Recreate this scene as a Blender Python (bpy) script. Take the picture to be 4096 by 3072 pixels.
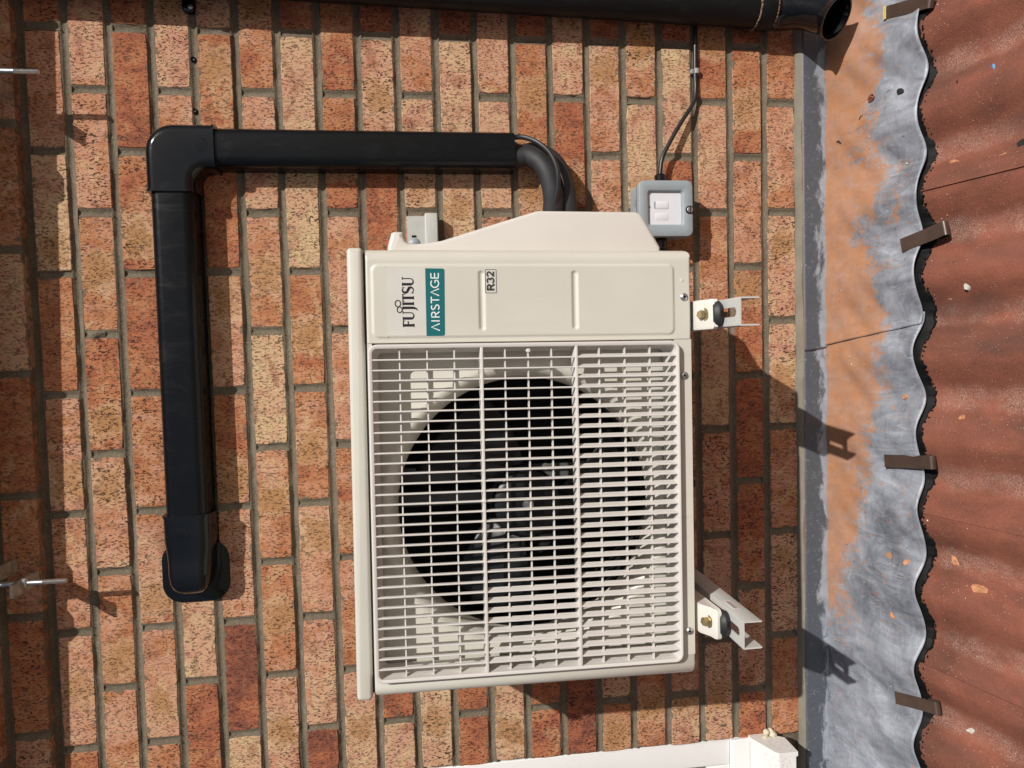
import bpy, bmesh, math, random
from mathutils import Vector, Matrix, Euler
random.seed(11)
R = math.radians
S = bpy.context.scene
COL = S.collection
for o in list(bpy.data.objects): bpy.data.objects.remove(o)

# ------------------------------------------------------------------ camera
FPX = 2840.0                                   # focal length in photo pixels (4096 wide)
CAM = Vector((-0.61337, -1.41705, -0.66624))
def _rot(rx, ry, rz):
    return (Matrix.Rotation(rz, 3, 'Z') @ Matrix.Rotation(ry, 3, 'Y') @ Matrix.Rotation(rx, 3, 'X'))
BASE = Matrix(((0, 0, -1), (1, 0, 0), (0, -1, 0)))
MC = _rot(0.0467956, 0.1263696, 0.0310424) @ BASE   # rows: camera axes in world (phone held on its side)
cd = bpy.data.cameras.new('camera'); cam = bpy.data.objects.new('camera', cd); COL.objects.link(cam)
cd.sensor_width = 36; cd.lens = FPX / 4096 * 36; cd.clip_start = .01; cd.clip_end = 500
cam.matrix_world = Matrix.Translation(CAM) @ MC.transposed().to_4x4()
S.camera = cam
# ------------------------------------------------------------------ light
SUN = Vector((0.70, -1.0, 1.06)).normalized()       # direction towards the sun
w = bpy.data.worlds.new('World'); S.world = w; w.use_nodes = True
wn = w.node_tree.nodes; wl = w.node_tree.links
sky = wn.new('ShaderNodeTexSky'); sky.sky_type = 'NISHITA'; sky.sun_disc = False
sky.sun_elevation = math.asin(SUN.z); sky.sun_rotation = math.atan2(SUN.x, SUN.y)
sky.air_density = 1.0; sky.dust_density = 2.5; sky.ozone_density = 1.0
wl.new(sky.outputs[0], wn['Background'].inputs[0]); wn['Background'].inputs[1].default_value = 0.05
sd = bpy.data.lights.new('sun', 'SUN'); sd.energy = 4.35; sd.angle = R(.53); sd.color = (1, .968, .925)
so = bpy.data.objects.new('sun', sd); COL.objects.link(so)
so.rotation_euler = (-SUN).to_track_quat('-Z', 'Y').to_euler(); so.location = SUN * 6
S.view_settings.view_transform = 'Standard'; S.view_settings.look = 'None'
S.view_settings.exposure = 0.0; S.view_settings.gamma = 1.0
S.render.engine = 'CYCLES'

# ------------------------------------------------------------------ pixel helpers (photo pixels, 4096 x 3072)
def ray(px): return MC.transposed() @ Vector(((px[0]-2048)/FPX, -(px[1]-1536)/FPX, -1.0))
def onY(px, y):
    d = ray(px); return CAM + d * ((y - CAM.y) / d.y)
TP = math.tan(R(13.8)); RZ0 = -1.53; RY0 = -.01
def roof_z(y): return RZ0 + TP * (y - RY0)
def onroof(px, dz=0.0):
    d = ray(px); t = (RZ0 + dz + TP*(CAM.y-RY0) - CAM.z) / (d.z - TP*d.y); return CAM + d*t

# ------------------------------------------------------------------ materials
def newmat(name):
    m = bpy.data.materials.new(name); m.use_nodes = True
    return m, m.node_tree, m.node_tree.nodes['Principled BSDF']
class N:
    """small node-graph helper"""
    def __init__(s, nt): s.nt = nt
    def n(s, t, **k):
        x = s.nt.nodes.new(t)
        for a, b in k.items(): setattr(x, a, b)
        return x
    def put(s, sock, v):
        if hasattr(v, 'links') or isinstance(v, bpy.types.NodeSocket): s.nt.links.new(v, sock)
        elif isinstance(v, (tuple, list)):
            v = tuple(v); L = len(sock.default_value)
            sock.default_value = (v + (1,))[:L] if len(v) < L else v[:L]
        else: sock.default_value = v
    def math(s, op, a, b=0.0, c=0.0, clamp=False):
        x = s.n('ShaderNodeMath', operation=op, use_clamp=clamp)
        for i, v in enumerate((a, b, c)): s.put(x.inputs[i], v)
        return x.outputs[0]
    def mix(s, f, a, b, blend='MIX'):
        x = s.n('ShaderNodeMix', data_type='RGBA', blend_type=blend)
        s.put(x.inputs[0], f); s.put(x.inputs[6], a); s.put(x.inputs[7], b); return x.outputs[2]
    def noise(s, vec, scale, detail=3, rough=.55, dist=0.0):
        x = s.n('ShaderNodeTexNoise'); s.put(x.inputs['Vector'], vec)
        x.inputs['Scale'].default_value = scale; x.inputs['Detail'].default_value = detail
        x.inputs['Roughness'].default_value = rough; x.inputs['Distortion'].default_value = dist
        return x.outputs['Fac']
    def vor(s, vec, scale, feat='F1'):
        x = s.n('ShaderNodeTexVoronoi', feature=feat); s.put(x.inputs['Vector'], vec); x.inputs['Scale'].default_value = scale
        return x.outputs['Distance'], x.outputs['Color']
    def step(s, v, lo, hi):
        x = s.n('ShaderNodeMapRange', interpolation_type='SMOOTHSTEP'); s.put(x.inputs[0], v)
        x.inputs[1].default_value = lo; x.inputs[2].default_value = hi
        return x.outputs[0]
    def vmul(s, v, k):
        x = s.n('ShaderNodeVectorMath', operation='MULTIPLY'); s.put(x.inputs[0], v); s.put(x.inputs[1], k); return x.outputs[0]
    def vadd(s, v, k):
        x = s.n('ShaderNodeVectorMath', operation='ADD'); s.put(x.inputs[0], v); s.put(x.inputs[1], k); return x.outputs[0]
    def sep(s, v):
        x = s.n('ShaderNodeSeparateXYZ'); s.put(x.inputs[0], v); return x.outputs
    def ramp(s, f, pts):
        x = s.n('ShaderNodeValToRGB'); s.put(x.inputs[0], f); e = x.color_ramp.elements
        while len(e) < len(pts): e.new(.5)
        for el, (p_, c_) in zip(e, pts): el.position = p_; el.color = tuple(c_) + (1,)
        return x.outputs[0]
    def attr(s, name):
        x = s.n('ShaderNodeAttribute', attribute_type='OBJECT', attribute_name=name); return x.outputs['Fac']
    def pos(s): return s.n('ShaderNodeNewGeometry').outputs['Position']
    def obj(s): return s.n('ShaderNodeTexCoord').outputs['Object']
    def bump(s, h, strength=.5, dist=.002, normal=None):
        x = s.n('ShaderNodeBump'); s.put(x.inputs['Height'], h); x.inputs['Strength'].default_value = strength
        x.inputs['Distance'].default_value = dist
        if normal is not None: s.put(x.inputs['Normal'], normal)
        return x.outputs[0]

def plain(name, col, rough=.5, metal=0.0, var=.06, scale=40, bump=0.0, bscale=300, bdist=.0005, spec=.5, coat=0.0):
    m, nt, b = newmat(name); g = N(nt); p = g.pos()
    n1 = g.noise(p, scale, 4)
    c = g.mix(g.step(n1, .3, .7), tuple(x*(1-var) for x in col), tuple(min(1, x*(1+var)) for x in col))
    g.put(b.inputs['Base Color'], c)
    g.put(b.inputs['Roughness'], g.math('ADD', g.math('MULTIPLY', g.math('SUBTRACT', g.noise(p, scale*2.3, 3), .5), .18), rough))
    b.inputs['Metallic'].default_value = metal; b.inputs['Specular IOR Level'].default_value = spec
    if coat: b.inputs['Coat Weight'].default_value = coat; b.inputs['Coat Roughness'].default_value = .12
    if bump: g.put(b.inputs['Normal'], g.bump(g.noise(p, bscale, 3), bump, bdist))
    return m

def brick_mat(name, island=False):
    m, nt, b = newmat(name); g = N(nt)
    if island:
        isl = g.n('ShaderNodeNewGeometry').outputs['Random Per Island']
        seed = g.math('MULTIPLY', isl, 90.0); tone = g.math('ADD', g.math('MULTIPLY', g.math('FRACT', g.math('MULTIPLY', isl, 7.31)), .75), .15)
        ps = 0.0; pc = 0.0; co = g.pos()
    else:
        seed = g.attr('seed'); tone = g.attr('tone'); ps = g.attr('patch'); pc = g.attr('patch_at'); co = g.obj()
    comb = g.n('ShaderNodeCombineXYZ'); g.put(comb.inputs[0], g.math('MULTIPLY', seed, 1.37)); g.put(comb.inputs[1], g.math('MULTIPLY', seed, .71)); g.put(comb.inputs[2], g.math('MULTIPLY', seed, 2.13))
    v = g.vadd(co, comb.outputs[0])
    big = g.noise(g.vmul(v, (1, 1, .8)), 16, 4, .6, .6)
    mid = g.noise(g.vmul(v, (1, 1, .35)), 70, 3, .6)
    t = g.math('ADD', tone, g.math('ADD', g.math('MULTIPLY', g.math('SUBTRACT', big, .5), .95), g.math('MULTIPLY', g.math('SUBTRACT', mid, .5), .5)))
    base = g.ramp(t, [(0, (.19, .066, .042)), (.2, (.365, .122, .060)), (.38, (.43, .185, .085)), (.58, (.51, .262, .168)), (.8, (.535, .34, .20)), (1, (.57, .415, .225))])
    cn = g.noise(g.vmul(v, (.8, 1, 1)), 26, 3, .6, .5)
    base = g.mix(g.math('MULTIPLY', g.math('MULTIPLY', g.step(cn, .54, .68), .5), g.step(tone, .12, .42)), base, (.58, .41, .23))
    base = g.mix(g.math('MULTIPLY', g.step(cn, .46, .32), .6), base, (.27, .105, .055))
    # firing patch: cream ring with an ochre heart
    X = g.sep(co); wob = g.math('MULTIPLY', g.math('SUBTRACT', g.noise(v, 48, 3, .65), .5), 2.0)
    dx = g.math('DIVIDE', g.math('ABSOLUTE', g.math('SUBTRACT', X[0], pc)), .040)
    dz = g.math('DIVIDE', g.math('ABSOLUTE', X[2]), .034)
    d = g.math('ADD', g.math('POWER', g.math('ADD', g.math('POWER', dx, 4.0), g.math('POWER', dz, 4.0)), .25), wob)
    if not island:
        outer = g.math('MULTIPLY', g.math('SUBTRACT', 1.0, g.step(d, .85, 1.15)), ps)
        inner = g.math('MULTIPLY', g.math('SUBTRACT', 1.0, g.step(d, .45, .95)), ps)
        base = g.mix(g.math('MULTIPLY', outer, .45), base, (.58, .40, .24))
        base = g.mix(g.math('MULTIPLY', inner, .75), base, (.35, .17, .06))
    # drag gouges run down the face, dark pits, pale grit
    v2 = g.vmul(v, (1, 1, .42))
    n1 = g.noise(v2, 370, 2, .55, .6); n2 = g.noise(g.vmul(v, (1, 1, .6)), 190, 2, .6)
    pit = g.math('MAXIMUM', g.step(n1, .555, .625), g.step(n2, .62, .665))
    dens = g.step(g.noise(v, 28, 2), .25, .6)
    pit = g.math('MULTIPLY', pit, g.math('MULTIPLY', g.math('ADD', g.math('MULTIPLY', dens, .8), .2), g.math('ADD', .62, g.math('MULTIPLY', g.math('FRACT', g.math('MULTIPLY', seed, 3.71)), .38))))
    pit0 = pit
    base = g.mix(g.math('MULTIPLY', pit, .95), base, (.032, .014, .010))
    vd, vc = g.vor(v, 330); sp = g.math('MULTIPLY', g.math('SUBTRACT', 1.0, g.step(vd, .10, .2)), g.step(g.sep(vc)[0], .86, .9))
    base = g.mix(g.math('MULTIPLY', sp, .75), base, (.72, .62, .48))
    line = g.noise(g.vmul(v, (1, 1, .05)), 330, 2, .5)
    base = g.mix(g.math('MULTIPLY', g.step(line, .6, .72), .22), base, (.16, .06, .035))
    if not island:                                       # mortar dragged over the arrises
        ed = g.math('MINIMUM', g.math('SUBTRACT', .0308, g.math('ABSOLUTE', X[2])), g.math('SUBTRACT', .1058, g.math('ABSOLUTE', X[0])))
        sme = g.step(g.math('SUBTRACT', g.math('MULTIPLY', g.step(g.noise(v, 60, 3, .65), .48, .80), .011), ed), -.0006, .0012)
        base = g.mix(g.math('MULTIPLY', sme, .85), base, (.155, .122, .085))
    g.put(b.inputs['Base Color'], base); b.inputs['Roughness'].default_value = .92; b.inputs['Specular IOR Level'].default_value = .25
    h = g.math('SUBTRACT', g.math('MULTIPLY', g.noise(v2, 120, 2, .6), .7), g.step(n1, .555, .625))
    g.put(b.inputs['Normal'], g.bump(h, .8, .0024))
    return m

def mortar_mat():
    m, nt, b = newmat('mortar'); g = N(nt); p = g.pos()
    n1 = g.noise(p, 14, 4, .65); n2 = g.noise(p, 330, 3, .75)
    c = g.ramp(g.math('ADD', g.math('MULTIPLY', n1, .5), g.math('MULTIPLY', n2, .5)), [(.28, (.085, .066, .046)), (.52, (.185, .150, .106)), (.75, (.30, .25, .185))])
    vd, vc = g.vor(p, 420); sp = g.math('MULTIPLY', g.math('SUBTRACT', 1.0, g.step(vd, .12, .25)), g.step(g.sep(vc)[1], .84, .88))
    c = g.mix(g.math('MULTIPLY', sp, .8), c, (.66, .58, .46))
    g.put(b.inputs['Base Color'], c); b.inputs['Roughness'].default_value = .95; b.inputs['Specular IOR Level'].default_value = .2
    h = g.math('ADD', g.noise(p, 600, 3, .75), g.math('MULTIPLY', g.noise(p, 120, 3), 1.2))
    g.put(b.inputs['Normal'], g.bump(h, .85, .0024)); return m

def lead_mat():
    m, nt, b = newmat('lead'); g = N(nt); p = g.pos(); X = g.sep(p)
    d1 = g.noise(p, 4.5, 3, .5, 1.0); d2 = g.noise(g.vmul(p, (1.0, .28, 1)), 20, 5, .62, 2.2)
    d3 = g.noise(g.vadd(g.vmul(p, (.35, 1, 1)), (3.0, 3.0, 3.0)), 60, 4, .65, 1.8)
    t = g.math('ADD', g.math('MULTIPLY', d1, .40), g.math('ADD', g.math('MULTIPLY', d2, .40), g.math('MULTIPLY', d3, .20)))
    c = g.ramp(t, [(.36, (.11, .118, .135)), (.46, (.205, .22, .25)), (.55, (.30, .32, .36)), (.66, (.43, .455, .495))])
    # upright faces paler, with a ragged darker upper half on the upstand
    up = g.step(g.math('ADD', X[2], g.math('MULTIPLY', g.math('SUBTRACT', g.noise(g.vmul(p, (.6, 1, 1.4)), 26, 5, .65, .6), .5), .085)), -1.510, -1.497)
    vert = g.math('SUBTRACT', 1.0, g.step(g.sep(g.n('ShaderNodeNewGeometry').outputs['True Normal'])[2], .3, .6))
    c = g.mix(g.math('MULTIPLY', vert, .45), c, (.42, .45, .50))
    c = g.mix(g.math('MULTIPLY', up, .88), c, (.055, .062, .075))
    scr2 = g.step(g.noise(g.vmul(p, (1, .10, 1)), 90, 3, .6, 2.5), .60, .72)
    c = g.mix(g.math('MULTIPLY', scr2, .40), c, (.52, .55, .59))
    # brick dust lying on the apron, held by the fold and thinning down the slope and to the left
    edge = g.step(g.sep(g.n('ShaderNodeNewGeometry').outputs['True Normal'])[2], .5, .75)
    far = g.math('ADD', g.math('MULTIPLY', X[1], -1.0), g.math('MULTIPLY', g.math('SUBTRACT', g.noise(p, 8, 5, .6, .6), .5), .30))
    far = g.math('SUBTRACT', far, g.math('MULTIPLY', g.step(X[0], -1.25, -.35), .045))
    lim = g.math('SUBTRACT', 1.0, g.step(far, -.01, .205))
    lim = g.math('MULTIPLY', lim, g.step(g.math('ADD', X[0], g.math('MULTIPLY', g.math('SUBTRACT', g.noise(p, 14, 3), .5), .25)), -1.40, -1.02))
    grain = g.noise(p, 150, 4, .8); streak = g.noise(g.vmul(p, (1, .3, 1)), 45, 4, .65, .6)
    dust = g.step(g.math('ADD', lim, g.math('ADD', g.math('MULTIPLY', g.math('SUBTRACT', grain, .5), 1.5), g.math('MULTIPLY', g.math('SUBTRACT', streak, .5), .9))),   .44, .70)
    dust = g.math('MULTIPLY', edge, g.math('MULTIPLY', dust, g.math('ADD', .42, g.math('MULTIPLY', g.noise(p, 34, 4, .7), .75), clamp=True)))
    vd, vc = g.vor(p, 210); crumb = g.math('MULTIPLY', g.math('SUBTRACT', 1.0, g.step(vd, .2, .42)), g.step(g.sep(vc)[0], .72, .8))
    crumb = g.math('MULTIPLY', crumb, g.math('MULTIPLY', edge, g.step(g.noise(p, 13, 3, .6), .46, .62)))
    dc = g.mix(g.noise(p, 60, 4, .6), (.36, .15, .055), (.53, .24, .10))
    c = g.mix(g.math('MAXIMUM', dust, g.math('MULTIPLY', crumb, .85), clamp=True), c, dc)
    spot = g.math('MULTIPLY', g.step(g.noise(p, 90, 3, .5), .70, .76), .6)
    c = g.mix(spot, c, (.06, .055, .05))
    g.put(b.inputs['Base Color'], c); b.inputs['Metallic'].default_value = .15
    g.put(b.inputs['Roughness'], g.math('ADD', .52, g.math('MULTIPLY', dust, .4), clamp=True))
    scr = g.noise(g.vmul(p, (1, .25, 1)), 160, 3, .6, 1.0)
    h = g.math('ADD', g.math('MULTIPLY', g.noise(p, 24, 4, .6, .8), 1.0), g.math('ADD', g.math('MULTIPLY', scr, .25), g.math('MULTIPLY', g.math('ADD', crumb, grain), .18)))
    g.put(b.inputs['Normal'], g.bump(h, .22, .004)); return m

TILE_W = .2936; SEAM0 = -.3373; WAVE = TILE_W/2; CREST0 = SEAM0 - .010
def tile_mat():
    m, nt, b = newmat('concrete_tile'); g = N(nt); p = g.pos(); X = g.sep(p)
    r = g.attr('seed')
    n1 = g.noise(g.vadd(p, r), 6, 5, .6, .7); n2 = g.noise(p, 350, 3, .75); n3 = g.noise(g.vmul(p, (1, .3, 1)), 30, 3)
    t = g.math('ADD', g.math('MULTIPLY', n1, .45), g.math('ADD', g.math('MULTIPLY', n2, .3), g.math('MULTIPLY', n3, .25)))
    c = g.ramp(t, [(.32, (.095, .038, .025)), (.46, (.185, .066, .041)), (.56, (.265, .09, .055)), (.7, (.33, .13, .085))])
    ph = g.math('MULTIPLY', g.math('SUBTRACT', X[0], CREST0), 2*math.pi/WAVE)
    valley = g.math('SUBTRACT', .5, g.math('MULTIPLY', g.math('COSINE', ph), .5))
    dn = g.step(g.math('ADD', g.math('MULTIPLY', g.step(valley, .55, 1.0), .30), g.noise(p, 12, 5, .7, .4)), .62, .92)
    gr = g.step(g.noise(p, 520, 2, .6), .42, .62)
    c = g.mix(g.math('MULTIPLY', g.math('MULTIPLY', dn, gr), .55), c, (.46, .33, .27))
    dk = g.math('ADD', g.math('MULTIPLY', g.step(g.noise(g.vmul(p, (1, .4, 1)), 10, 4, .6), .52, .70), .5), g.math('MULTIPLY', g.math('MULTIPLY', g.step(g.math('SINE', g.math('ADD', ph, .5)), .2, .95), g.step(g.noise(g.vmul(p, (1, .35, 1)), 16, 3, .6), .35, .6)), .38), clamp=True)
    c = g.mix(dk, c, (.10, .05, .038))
    vd, vc = g.vor(p, 260); sp = g.math('MULTIPLY', g.math('SUBTRACT', 1.0, g.step(vd, .15, .32)), g.math('MULTIPLY', g.step(g.sep(vc)[0], .74, .82), g.step(g.noise(p, 17, 3, .6), .40, .66)))
    c = g.mix(g.math('MULTIPLY', sp, .75), c, (.55, .36, .26))
    g.put(b.inputs['Base Color'], c); b.inputs['Roughness'].default_value = .88; b.inputs['Specular IOR Level'].default_value = .3
    g.put(b.inputs['Normal'], g.bump(g.math('ADD', n2, g.math('ADD', g.math('MULTIPLY', sp, .5), g.math('MULTIPLY', g.noise(p, 60, 3), .6))), .6, .0018)); return m

def grime_white(name, col, amt, rough=.35):
    m, nt, b = newmat(name); g = N(nt); p = g.pos()
    k = g.math('MULTIPLY', g.step(g.noise(p, 220, 4, .7), .56, .68), g.step(g.noise(p, 18, 3), .45, .62))
    soft = g.math('MULTIPLY', g.noise(p, 9, 4), .12)
    c = g.mix(g.math('ADD', g.math('MULTIPLY', k, amt), soft, clamp=True), col, (.23, .19, .14))
    g.put(b.inputs['Base Color'], c); b.inputs['Roughness'].default_value = rough; return m

def black_plastic(name, rough, coat=0.0, dust=.15):
    m, nt, b = newmat(name); g = N(nt); p = g.pos()
    sc = g.noise(g.vmul(p, (1, 1, .4)), 45, 5, .65, .8)
    c = g.mix(g.math('MULTIPLY', g.step(sc, .52, .75), dust), (.0045, .005, .006), (.022, .023, .026))
    g.put(b.inputs['Base Color'], c)
    g.put(b.inputs['Roughness'], g.math('ADD', rough, g.math('MULTIPLY', g.step(sc, .4, .8), .16)))
    g.put(b.inputs['Normal'], g.bump(g.noise(p, 9, 2), .05, .004))
    b.inputs['Specular IOR Level'].default_value = .26
    if coat: b.inputs['Coat Weight'].default_value = coat*.6; b.inputs['Coat Roughness'].default_value = .06
    return m

def casing_mat():
    m, nt, b = newmat('cream_paint'); g = N(nt); p = g.pos()
    run = g.noise(g.vmul(p, (1, 1, .05)), 70, 3, .6); blot = g.noise(p, 7, 4, .6); sp = g.step(g.noise(p, 330, 2, .5), .72, .78)
    c = g.mix(g.step(blot, .3, .7), (.572, .548, .476), (.605, .580, .502))
    c = g.mix(g.math('MULTIPLY', g.math('MULTIPLY', g.step(run, .52, .74), g.step(blot, .42, .6)), .16), c, (.40, .36, .29))
    c = g.mix(g.math('MULTIPLY', sp, .25), c, (.30, .26, .20))
    g.put(b.inputs['Base Color'], c); g.put(b.inputs['Roughness'], g.math('ADD', .33, g.math('MULTIPLY', blot, .14)))
    g.put(b.inputs['Normal'], g.bump(g.math('ADD', g.noise(p, 5, 2), g.math('MULTIPLY', g.noise(p, 800, 2), .03)), .06, .01)); return m
M = dict(
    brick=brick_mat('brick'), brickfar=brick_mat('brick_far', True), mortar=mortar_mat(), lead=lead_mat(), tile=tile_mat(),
    cream=casing_mat(),
    grille=plain('grille_plastic', (.635, .60, .56), .42, var=.02, scale=9),
    cover=plain('cover_plastic', (.61, .575, .525), .45, var=.025, scale=8),
    silver=plain('label_silver', (.60, .578, .53), .40, var=.02),
    teal=plain('label_teal', (.0045, .125, .135), .38, var=.02),
    ink=plain('ink_black', (.008, .008, .010), .45, var=0),
    inkgrey=plain('ink_grey', (.055, .052, .052), .5, var=0),
    white=plain('ink_white', (.82, .82, .80), .45, var=0),
    red=plain('ink_red', (.50, .03, .03), .5, var=0),
    dark=plain('dark_plastic', (.006, .0065, .008), .36, var=.2, spec=.3),
    fin=plain('coil_dark', (.007, .007, .008), .7, var=.4, scale=120),
    gap=plain('galvanised_grey', (.10, .105, .105), .5, .2),
    zinc=plain('zinc', (.52, .53, .53), .36, .9, var=.12, scale=150),
    brass=plain('yellow_passivated', (.42, .345, .185), .34, .8, var=.25, scale=120),
    rust=plain('weathered_steel', (.36, .315, .25), .6, .3, var=.3, scale=60, bump=.3, bscale=250),
    rubber=plain('rubber', (.016, .017, .018), .55, var=.15),
    foam=plain('foam_insulation', (.020, .020, .022), .62, var=.25, scale=30, bump=.25, bscale=500),
    cable=plain('cable_black', (.016, .016, .017), .38, var=.1),
    cablegrey=plain('clip_grey', (.26, .255, .25), .5, var=.05),
    powder=plain('bracket_paint', (.54, .535, .50), .48, var=.03, bump=.35, bscale=330, bdist=.0006),
    railp=plain('rail_paint', (.44, .445, .41), .5, var=.04, bump=.35, bscale=330, bdist=.0006),
    foot=plain('foot_paint', (.70, .665, .60), .32, var=.02),
    box=plain('box_grey', (.28, .318, .337), .42, var=.03),
    plate=plain('box_white', (.66, .67, .70), .35, var=.02),
    trunk=black_plastic('trunking_black', .22, 0, .05), trunkg=black_plastic('fitting_black', .08, .6, .06),
    pipe=black_plastic('downpipe_black', .42, 0, .35),
    upvc=grime_white('upvc', (.80, .80, .78), .15), sill=grime_white('sill_grimy', (.78, .77, .74), .85, .45),
    glass=plain('window_glass', (.03, .035, .04), .05, var=0, spec=.8),
    strap=plain('strap_brown', (.085, .055, .042), .42, .3, var=.12),
    comb=plain('comb_black', (.006, .006, .006), .6, var=.2, spec=.15),
    caulk=plain('caulk', (.55, .49, .36), .8, var=.2, scale=90, bump=.5, bscale=160, bdist=.003),
    flake=plain('mortar_flake', (.52, .235, .115), .9, var=.3, scale=90, bump=.6, bscale=300, bdist=.001),
    pale=plain('pale_chip', (.58, .55, .46), .8, var=.15),
    bark=plain('bark_black', (.014, .013, .012), .8, var=.4, scale=200),
    leaf=plain('dry_leaf', (.25, .20, .135), .75, var=.35, scale=150),
    blue=plain('blue_plastic', (.12, .32, .60), .4, var=.03),
    copper=plain('copper', (.62, .26, .15), .3, .9, var=.1),
    yellow=plain('yellow_tape', (.66, .52, .20), .6, var=.1),
    soil=plain('ground', (.16, .15, .13), .95, var=.3, scale=3),
)
def fillet_mat():
    m, nt, b = newmat('pointing'); g = N(nt); p = g.pos()
    c = g.mix(g.noise(p, 30, 4), (.15, .13, .10), (.27, .24, .19))
    z = g.math('ADD', g.sep(p)[2], g.math('MULTIPLY', g.math('SUBTRACT', g.noise(p, 20, 3), .5), .010))
    o = g.math('MULTIPLY', g.math('SUBTRACT', 1.0, g.step(z, -1.4675, -1.4645)), .7)
    c = g.mix(o, c, (.46, .235, .11))
    g.put(b.inputs['Base Color'], c); b.inputs['Roughness'].default_value = .95
    g.put(b.inputs['Normal'], g.bump(g.noise(p, 300, 4, .7), .5, .002)); return m
M['fillet'] = fillet_mat()
def lip_mat():
    m, nt, b = newmat('dusty_lip'); g = N(nt); p = g.pos()
    g.put(b.inputs['Base Color'], g.mix(g.step(g.noise(p, 260, 4, .7), .42, .58), (.012, .011, .011), (.30, .175, .11))); b.inputs['Roughness'].default_value = .85; return m
M['lip'] = lip_mat()

# ------------------------------------------------------------------ mesh helpers
ORG = {}
class MB:
    def __init__(s): s.v = []; s.f = []
    def add(s, vs, fs):
        k = len(s.v); s.v += [tuple(x) for x in vs]; s.f += [tuple(i+k for i in f) for f in fs]; return s
    def box(s, a, b_):
        (x0, y0, z0), (x1, y1, z1) = a, b_
        return s.add([(x0,y0,z0),(x1,y0,z0),(x1,y1,z0),(x0,y1,z0),(x0,y0,z1),(x1,y0,z1),(x1,y1,z1),(x0,y1,z1)],
                     [(0,3,2,1),(4,5,6,7),(0,1,5,4),(1,2,6,5),(2,3,7,6),(3,0,4,7)])
    def rings(s, rings, cap0=True, cap1=True, closed=True):
        n = len(rings[0]); vs = [p for r in rings for p in r]; fs = []
        for k in range(len(rings)-1):
            for i in range(n if closed else n-1):
                j = (i+1) % n; fs.append((k*n+i, k*n+j, (k+1)*n+j, (k+1)*n+i))
        if cap0: fs.append(tuple(range(n))[::-1])
        if cap1: fs.append(tuple(range((len(rings)-1)*n, len(rings)*n)))
        return s.add(vs, fs)
    def tube(s, path, r, n=12, cap=True):
        P = [Vector(p) for p in path]; rs = r if isinstance(r, (list, tuple)) else [r]*len(P)
        t0 = (P[1]-P[0]).normalized(); u = t0.orthogonal().normalized(); out = []
        for i, p_ in enumerate(P):
            t = ((P[min(i+1, len(P)-1)]-P[max(i-1, 0)])).normalized()
            u = (u - t*u.dot(t)).normalized(); w_ = t.cross(u)
            out.append([p_ + (u*math.cos(a)+w_*math.sin(a))*rs[i] for a in [2*math.pi*k/n for k in range(n)]])
        return s.rings(out, cap, cap)
    def lathe(s, c, axis, prof, n=20, cap=True):
        """prof: list of (radius, distance along axis)"""
        ax = Vector(axis).normalized(); u = ax.orthogonal().normalized(); w_ = ax.cross(u); c = Vector(c)
        return s.rings([[c + ax*h + (u*math.cos(2*math.pi*k/n)+w_*math.sin(2*math.pi*k/n))*r for k in range(n)] for r, h in prof], cap, cap)
    def extr(s, pts, y0, y1, r=0.0, seg=3, nrm=None):
        """outline pts (x,z) counter-clockwise seen from the front; back at y0, front at y1 (< y0), front edge rounded by r"""
        n = len(pts); P = [Vector(p) for p in pts]
        if nrm is None:
            nrm = []
            for i in range(n):
                a = (P[i]-P[i-1]).normalized(); b_ = (P[(i+1) % n]-P[i]).normalized()
                na = Vector((-a.y, a.x)); nb = Vector((-b_.y, b_.x)); m_ = na+nb
                nrm.append(m_ / max(.35, (1+na.dot(nb))))
        rg = [[(p.x, y0, p.y) for p in P]]
        for k in range(seg+1 if r else 1):
            a = math.pi/2*k/seg if r else 0
            off = r*(1-math.cos(a)); y = y1 + (r - r*math.sin(a) if r else 0)
            rg.append([((p+q*off).x, y, (p+q*off).y) for p, q in zip(P, nrm)])
        return s.rings(rg)
    def grid(s, fn, nu, nv):
        vs = [fn(i/nu, j/nv) for j in range(nv+1) for i in range(nu+1)]
        return s.add(vs, [(j*(nu+1)+i, j*(nu+1)+i+1, (j+1)*(nu+1)+i+1, (j+1)*(nu+1)+i) for j in range(nv) for i in range(nu)])
    def mesh(s, name, org=(0, 0, 0), smooth=35):
        me = bpy.data.meshes.new(name); o = Vector(org)
        me.from_pydata([tuple(Vector(v)-o) for v in s.v], [], s.f)
        bm = bmesh.new(); bm.from_mesh(me); bmesh.ops.recalc_face_normals(bm, faces=bm.faces)
        if smooth:
            for f in bm.faces: f.smooth = True
            for e in bm.edges:
                if len(e.link_faces) == 2 and e.calc_face_angle(0) > R(smooth): e.smooth = False
        bm.to_mesh(me); bm.free(); return me
    def build(s, name, mat, parent=None, org=None, smooth=35):
        """one mesh object; with a parent the coordinates are those of the parent's thing"""
        if parent is not None: o_ = ORG.get(parent.name, Vector())
        else: o_ = Vector(org or (0, 0, 0))
        me = s.mesh(name, o_, smooth); me.materials.append(M[mat] if isinstance(mat, str) else mat)
        ob = bpy.data.objects.new(name, me); COL.objects.link(ob); ORG[ob.name] = o_
        if parent is not None: ob.parent = parent
        else: ob.location = o_
        return ob
def tag(o, label, cat=None, group=None, kind=None):
    o['label'] = label
    if cat: o['category'] = cat
    if group: o['group'] = group
    if kind: o['kind'] = kind
    return o
def thing(name, loc, label, cat, group=None, local=False):
    e = bpy.data.objects.new(name, None); e.empty_display_size = .05; COL.objects.link(e); e.location = loc
    ORG[e.name] = Vector((0, 0, 0)) if local else Vector(loc)
    return tag(e, label, cat, group)
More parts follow.
